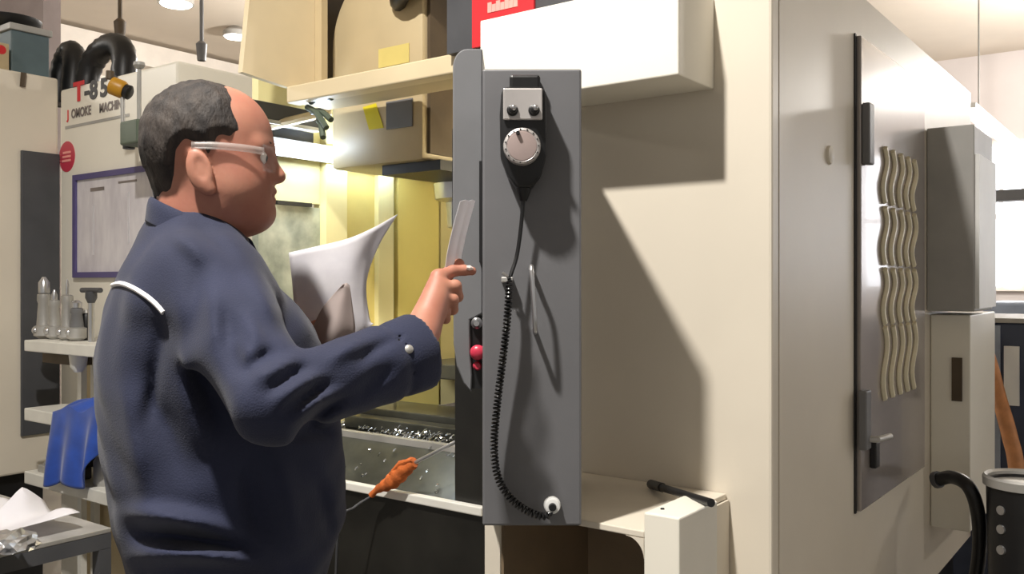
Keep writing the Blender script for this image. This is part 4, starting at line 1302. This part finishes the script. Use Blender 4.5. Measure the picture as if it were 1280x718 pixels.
ctr = c2w((283 - 640) * PXM, TD, 0)
hl_, hh_ = (HO[0] - 0.13, HO[1] - 0.11, HO[2] - 0.16), (HO[0] + 0.14, HO[1] + 0.11, HO[2] + 0.16)
rl_, rh_ = bbox([cp(*q) for c in FIN + [THUMB] for q in c] + [cp(516, 442, 1.29)], 0.03)
ll_, lh_ = bbox([cp(*q) for c in LF for q in c] + [cp(355, 466, 1.625)], 0.03)
person = fast_mesh('person', [surf(f_core, (-0.72, 1.0, 0.06), (-0.10, 1.85, 1.50), 0.012), surf(f_head, hl_, hh_, 0.0026),
                              surf(f_rhand, rl_, rh_, 0.0018), surf(f_lhand, ll_, lh_, 0.0022)], 'skin', None, ctr)
person.location = ctr
tag(person, 'person in navy work jacket reading papers and reaching to the control pendant', 'person')
jacket = fast_mesh('jacket', [surf(f_jacket, (-0.72, 1.02, 0.845), (-0.06, 1.84, 1.56), 0.0052)], 'navy_cloth', person, ctr)
trousers = fast_mesh('trousers', [surf(f_trousers, (-0.72, 1.2, 0.06), (-0.22, 1.72, 0.95), 0.010)], 'navy_trouser', person, ctr)
hair = fast_mesh('hair', [surf(f_hair, (HO[0] - 0.13, HO[1] - 0.11, HO[2] - 0.07), (HO[0] + 0.12, HO[1] + 0.11, HO[2] + 0.17), 0.0028)], 'hair', person, ctr)


def hw_(x, y, z): return c2w(*head_pt(x, y, z))


for s in (-1, 1):
    bm = bmesh.new(); bmesh.ops.create_uvsphere(bm, u_segments=20, v_segments=14, radius=0.0118)
    c = hw_(0.0885, 0.0330 * s, 0.0195)
    ey = mk('eye', [c + q.co for q in bm.verts], [tuple(w_.index for w_ in q.verts) for q in bm.faces], 'eye_white', person, smooth=True); bm.free()
    dv = (hw_(1, 0, -0.15) - hw_(0, 0, 0)).normalized()
    MB().lathe(c + dv * 0.0105, dv, [(0, 0.0058), (0.0012, 0.004), (0.0016, 0.001)], 16).build('iris', 'iris', ey, smooth=True)
    br_ = [hw_(0.103, 0.010 * s, 0.040), hw_(0.101, 0.024 * s, 0.044), hw_(0.090, 0.042 * s, 0.041), hw_(0.082, 0.050 * s, 0.036)]
    MB().tube(bez(br_, 5), 0.0032, 6).build('eyebrow', 'hair', person, smooth=True)
    # shoes
    h, k_, a = leg_pts(s)
    fwv = c2w(math.cos(PA), math.sin(PA), 0); lv = c2w(-math.sin(PA), math.cos(PA), 0)
    A = c2w(a[0], a[1], 0)

    def shoe(u, v, A=A):
        an = 2 * math.pi * u; t_ = v
        L_ = 0.20 * math.cos(an) if math.cos(an) > 0 else 0.085 * math.cos(an)
        Wd = 0.052 * math.sin(an)
        top = 0.115 - 0.060 * max(0, math.cos(an))
        prof = [(1.0, 0.0), (1.04, 0.012), (1.0, 0.035), (0.9, 0.06), (0.62, 1.0)]
        i = min(int(t_ * 4), 3); ff = t_ * 4 - i
        sc2 = prof[i][0] + (prof[i + 1][0] - prof[i][0]) * ff
        zz = [p_[1] for p_ in prof[:4]] + [top]
        z = zz[i] + (zz[i + 1] - zz[i]) * ff
        return A + fwv * L_ * sc2 + lv * Wd * sc2 + Vector((0, 0, z + 0.001))
    MB().grid(shoe, 28, 12).build('shoe', 'black', person, smooth=True)
# lips tint is left to the skin; finger nail
q0, q1 = c2w(*cp(583, 334.5, 1.400)), c2w(*cp(591, 336, 1.404))
MB().tube([q0, (q0 + q1) / 2 - D_ * 0.0012, q1], [0.003, 0.0042, 0.002], 8).build('fingernail', 'nail', person, smooth=True)
# safety glasses
gl_ = []
for s in (-1, 1):
    pts = [hw_(-0.004, 0.080 * s, 0.030), hw_(0.03, 0.080 * s, 0.030), hw_(0.07, 0.074 * s, 0.028), hw_(0.098, 0.058 * s, 0.026)]
    pp_ = bez(pts, 6)
    m_ = MB()
    vs = []
    for q in pp_:
        vs += [q + Vector((0, 0, 0.0055)), q - Vector((0, 0, 0.0055))]
    m_.add(vs, [(2 * i, 2 * i + 1, 2 * i + 3, 2 * i + 2) for i in range(len(pp_) - 1)])
    g_ = m_.build('glasses_arm', 'glasses_arm', person, smooth=True, solid=0.002)


def lensf(u, v):
    y = (u - 0.5) * 0.122
    return hw_(0.112 - 3.6 * y * y * 1.1, y, 0.036 - 0.040 * v * (1 - 0.25 * math.exp(-(y / 0.012) ** 2)))


MB().grid(lensf, 24, 6).build('glasses_lens', 'lens', person, smooth=True, solid=0.0015)

# collar: a folded band around the neck
NB, NT = np.array(head_pt(-0.052, 0, -0.088)), np.array(head_pt(-0.026, 0, -0.058))


def collar(u, v):
    an = math.radians(-150) + math.radians(300) * u        # 0 points backwards
    fx, fy = -math.cos(an), math.sin(an)
    front = (1 - math.cos(an)) / 2
    if v < 0.4:
        s = v / 0.4; rad = 0.0615 + 0.001 * s; zz = -0.078 + 0.036 * s
    else:
        s = (v - 0.4) / 0.6; rad = 0.0625 + 0.005 * math.sin(min(1, s * 3) * math.pi / 2) + (0.004 + 0.012 * front) * s; zz = -0.042 + 0.003 * math.sin(min(1, s * 4) * math.pi) - 0.036 * s
    x = -0.014 + 0.012 * front + fx * rad * (1.0 + 0.16 * front); y = fy * rad * 1.06
    zz -= 0.066 * front
    return hw_(x, y, zz)


MB().grid(collar, 60, 18).build('collar', 'navy_cloth', jacket, smooth=True, solid=0.004)

# piping, snap button and cuff seam lie on the jacket surface (found by casting rays onto it)
jv = [v_.co + ctr for v_ in jacket.data.vertices]
bvh = BVHTree.FromPolygons(jv, [tuple(p_.vertices) for p_ in jacket.data.polygons])


def hit(x, y):
    dv = ray(x, y).normalized()
    loc, n, i, d = bvh.ray_cast(Vector((0, 0, EYE)), dv)
    return loc, n


pts = []
for q in bez([Vector((133, 360, 0)), Vector((150, 355, 0)), Vector((166, 360, 0)), Vector((184, 371, 0)), Vector((196, 381, 0)), Vector((205, 391, 0))], 6):
    l, n = hit(q.x, q.y)
    if l is not None: pts.append(l + n * 0.0005 * (1 if n.dot(ray(q.x, q.y)) < 0 else -1))
if len(pts) > 3:
    # carry the piping on round the back
    MB().tube(pts, 0.0038, 8).build('back_piping', 'piping', jacket, smooth=True)
l, n = hit(511, 437)
if l is not None:
    nd = -n if n.dot(ray(511, 437)) > 0 else n
    sb = MB().lathe(l - nd * 0.001, nd, [(0, 0.0062), (0.003, 0.0060), (0.0045, 0.004), (0.005, 0.001)], 18).build('snap_button', 'steel_matte', jacket, smooth=True)
    sb['label'] = 'round silver snap button on the cuff'

# ------------------------------------------------------------------ papers in the hands


def patch(rows, nu=24, nv=20):          # rows of control points (pixel,pixel,distance), smoothly interpolated
    rw = [[Vector(q) for q in r] for r in rows]

    def cr(P, t):
        n = len(P) - 1; i = min(int(t * n), n - 1); f = t * n - i
        a = P[i - 1] if i > 0 else P[0] * 2 - P[1]; b = P[i]; c = P[i + 1]; d = P[i + 2] if i + 2 <= n else P[n] * 2 - P[n - 1]
        return 0.5 * ((2 * b) + (c - a) * f + (2 * a - 5 * b + 4 * c - d) * f * f + (3 * b - a - 3 * c + d) * f ** 3)

    def fn(u, v):
        col = [cr(r, u) for r in rw]
        q = cr(col, v)
        return px(q.x, q.y, q.z)
    return MB().grid(fn, nu, nv)


rows = [
    [(361, 316, 1.60), (396, 308, 1.58), (436, 298, 1.585), (470, 283, 1.61), (497, 268, 1.64)],
    [(365, 350, 1.60), (398, 346, 1.575), (434, 340, 1.575), (456, 322, 1.60), (474, 306, 1.63)],
    [(368, 384, 1.60), (400, 383, 1.58), (434, 378, 1.575), (452, 366, 1.59), (458, 352, 1.61)],
    [(373, 415, 1.60), (402, 420, 1.59), (434, 414, 1.58), (452, 405, 1.585), (462, 398, 1.60)],
    [(380, 438, 1.60), (404, 450, 1.60), (428, 444, 1.59), (450, 422, 1.59), (467, 405, 1.60)],
]
tag(patch(rows).build('drawing_sheet', 'paper_print', smooth=True, solid=0.0008), 'white curling drawing sheet held in the far hand', 'paper')
rows = [
    [(428, 356, 1.535), (433, 354, 1.54), (437, 357, 1.545)],
    [(404, 384, 1.545), (424, 384, 1.53), (441, 386, 1.545)],
    [(390, 412, 1.555), (416, 416, 1.525), (444, 412, 1.545)],
    [(382, 432, 1.56), (410, 446, 1.54), (440, 432, 1.55)],
]
tag(patch(rows, 16, 16).build('folded_sheet', 'paper_shaded', smooth=True, solid=0.0008), 'folded page with shade in its grey colour, in front of the curling white sheet', 'paper')
for x0, x1, z0, lab in ((575, 586, 1.398, 'white paper slip standing in the raised hand, next to the hand back'), (584, 594, 1.424, 'white paper slip behind the other slip in the raised hand')):
    rows = []
    for (sft, yy) in ((0, 251), (-9, 284), (-16, 315), (-20, 346)):
        rows.append([(x0 + sft, yy + 1, z0), ((x0 + x1) / 2 + 1 + sft, yy - 1, z0 + 0.008), (x1 + sft, yy, z0 + 0.020)])
    tag(patch(rows, 8, 14).build('paper_slip', 'paper', solid=0.0006), lab, 'paper')
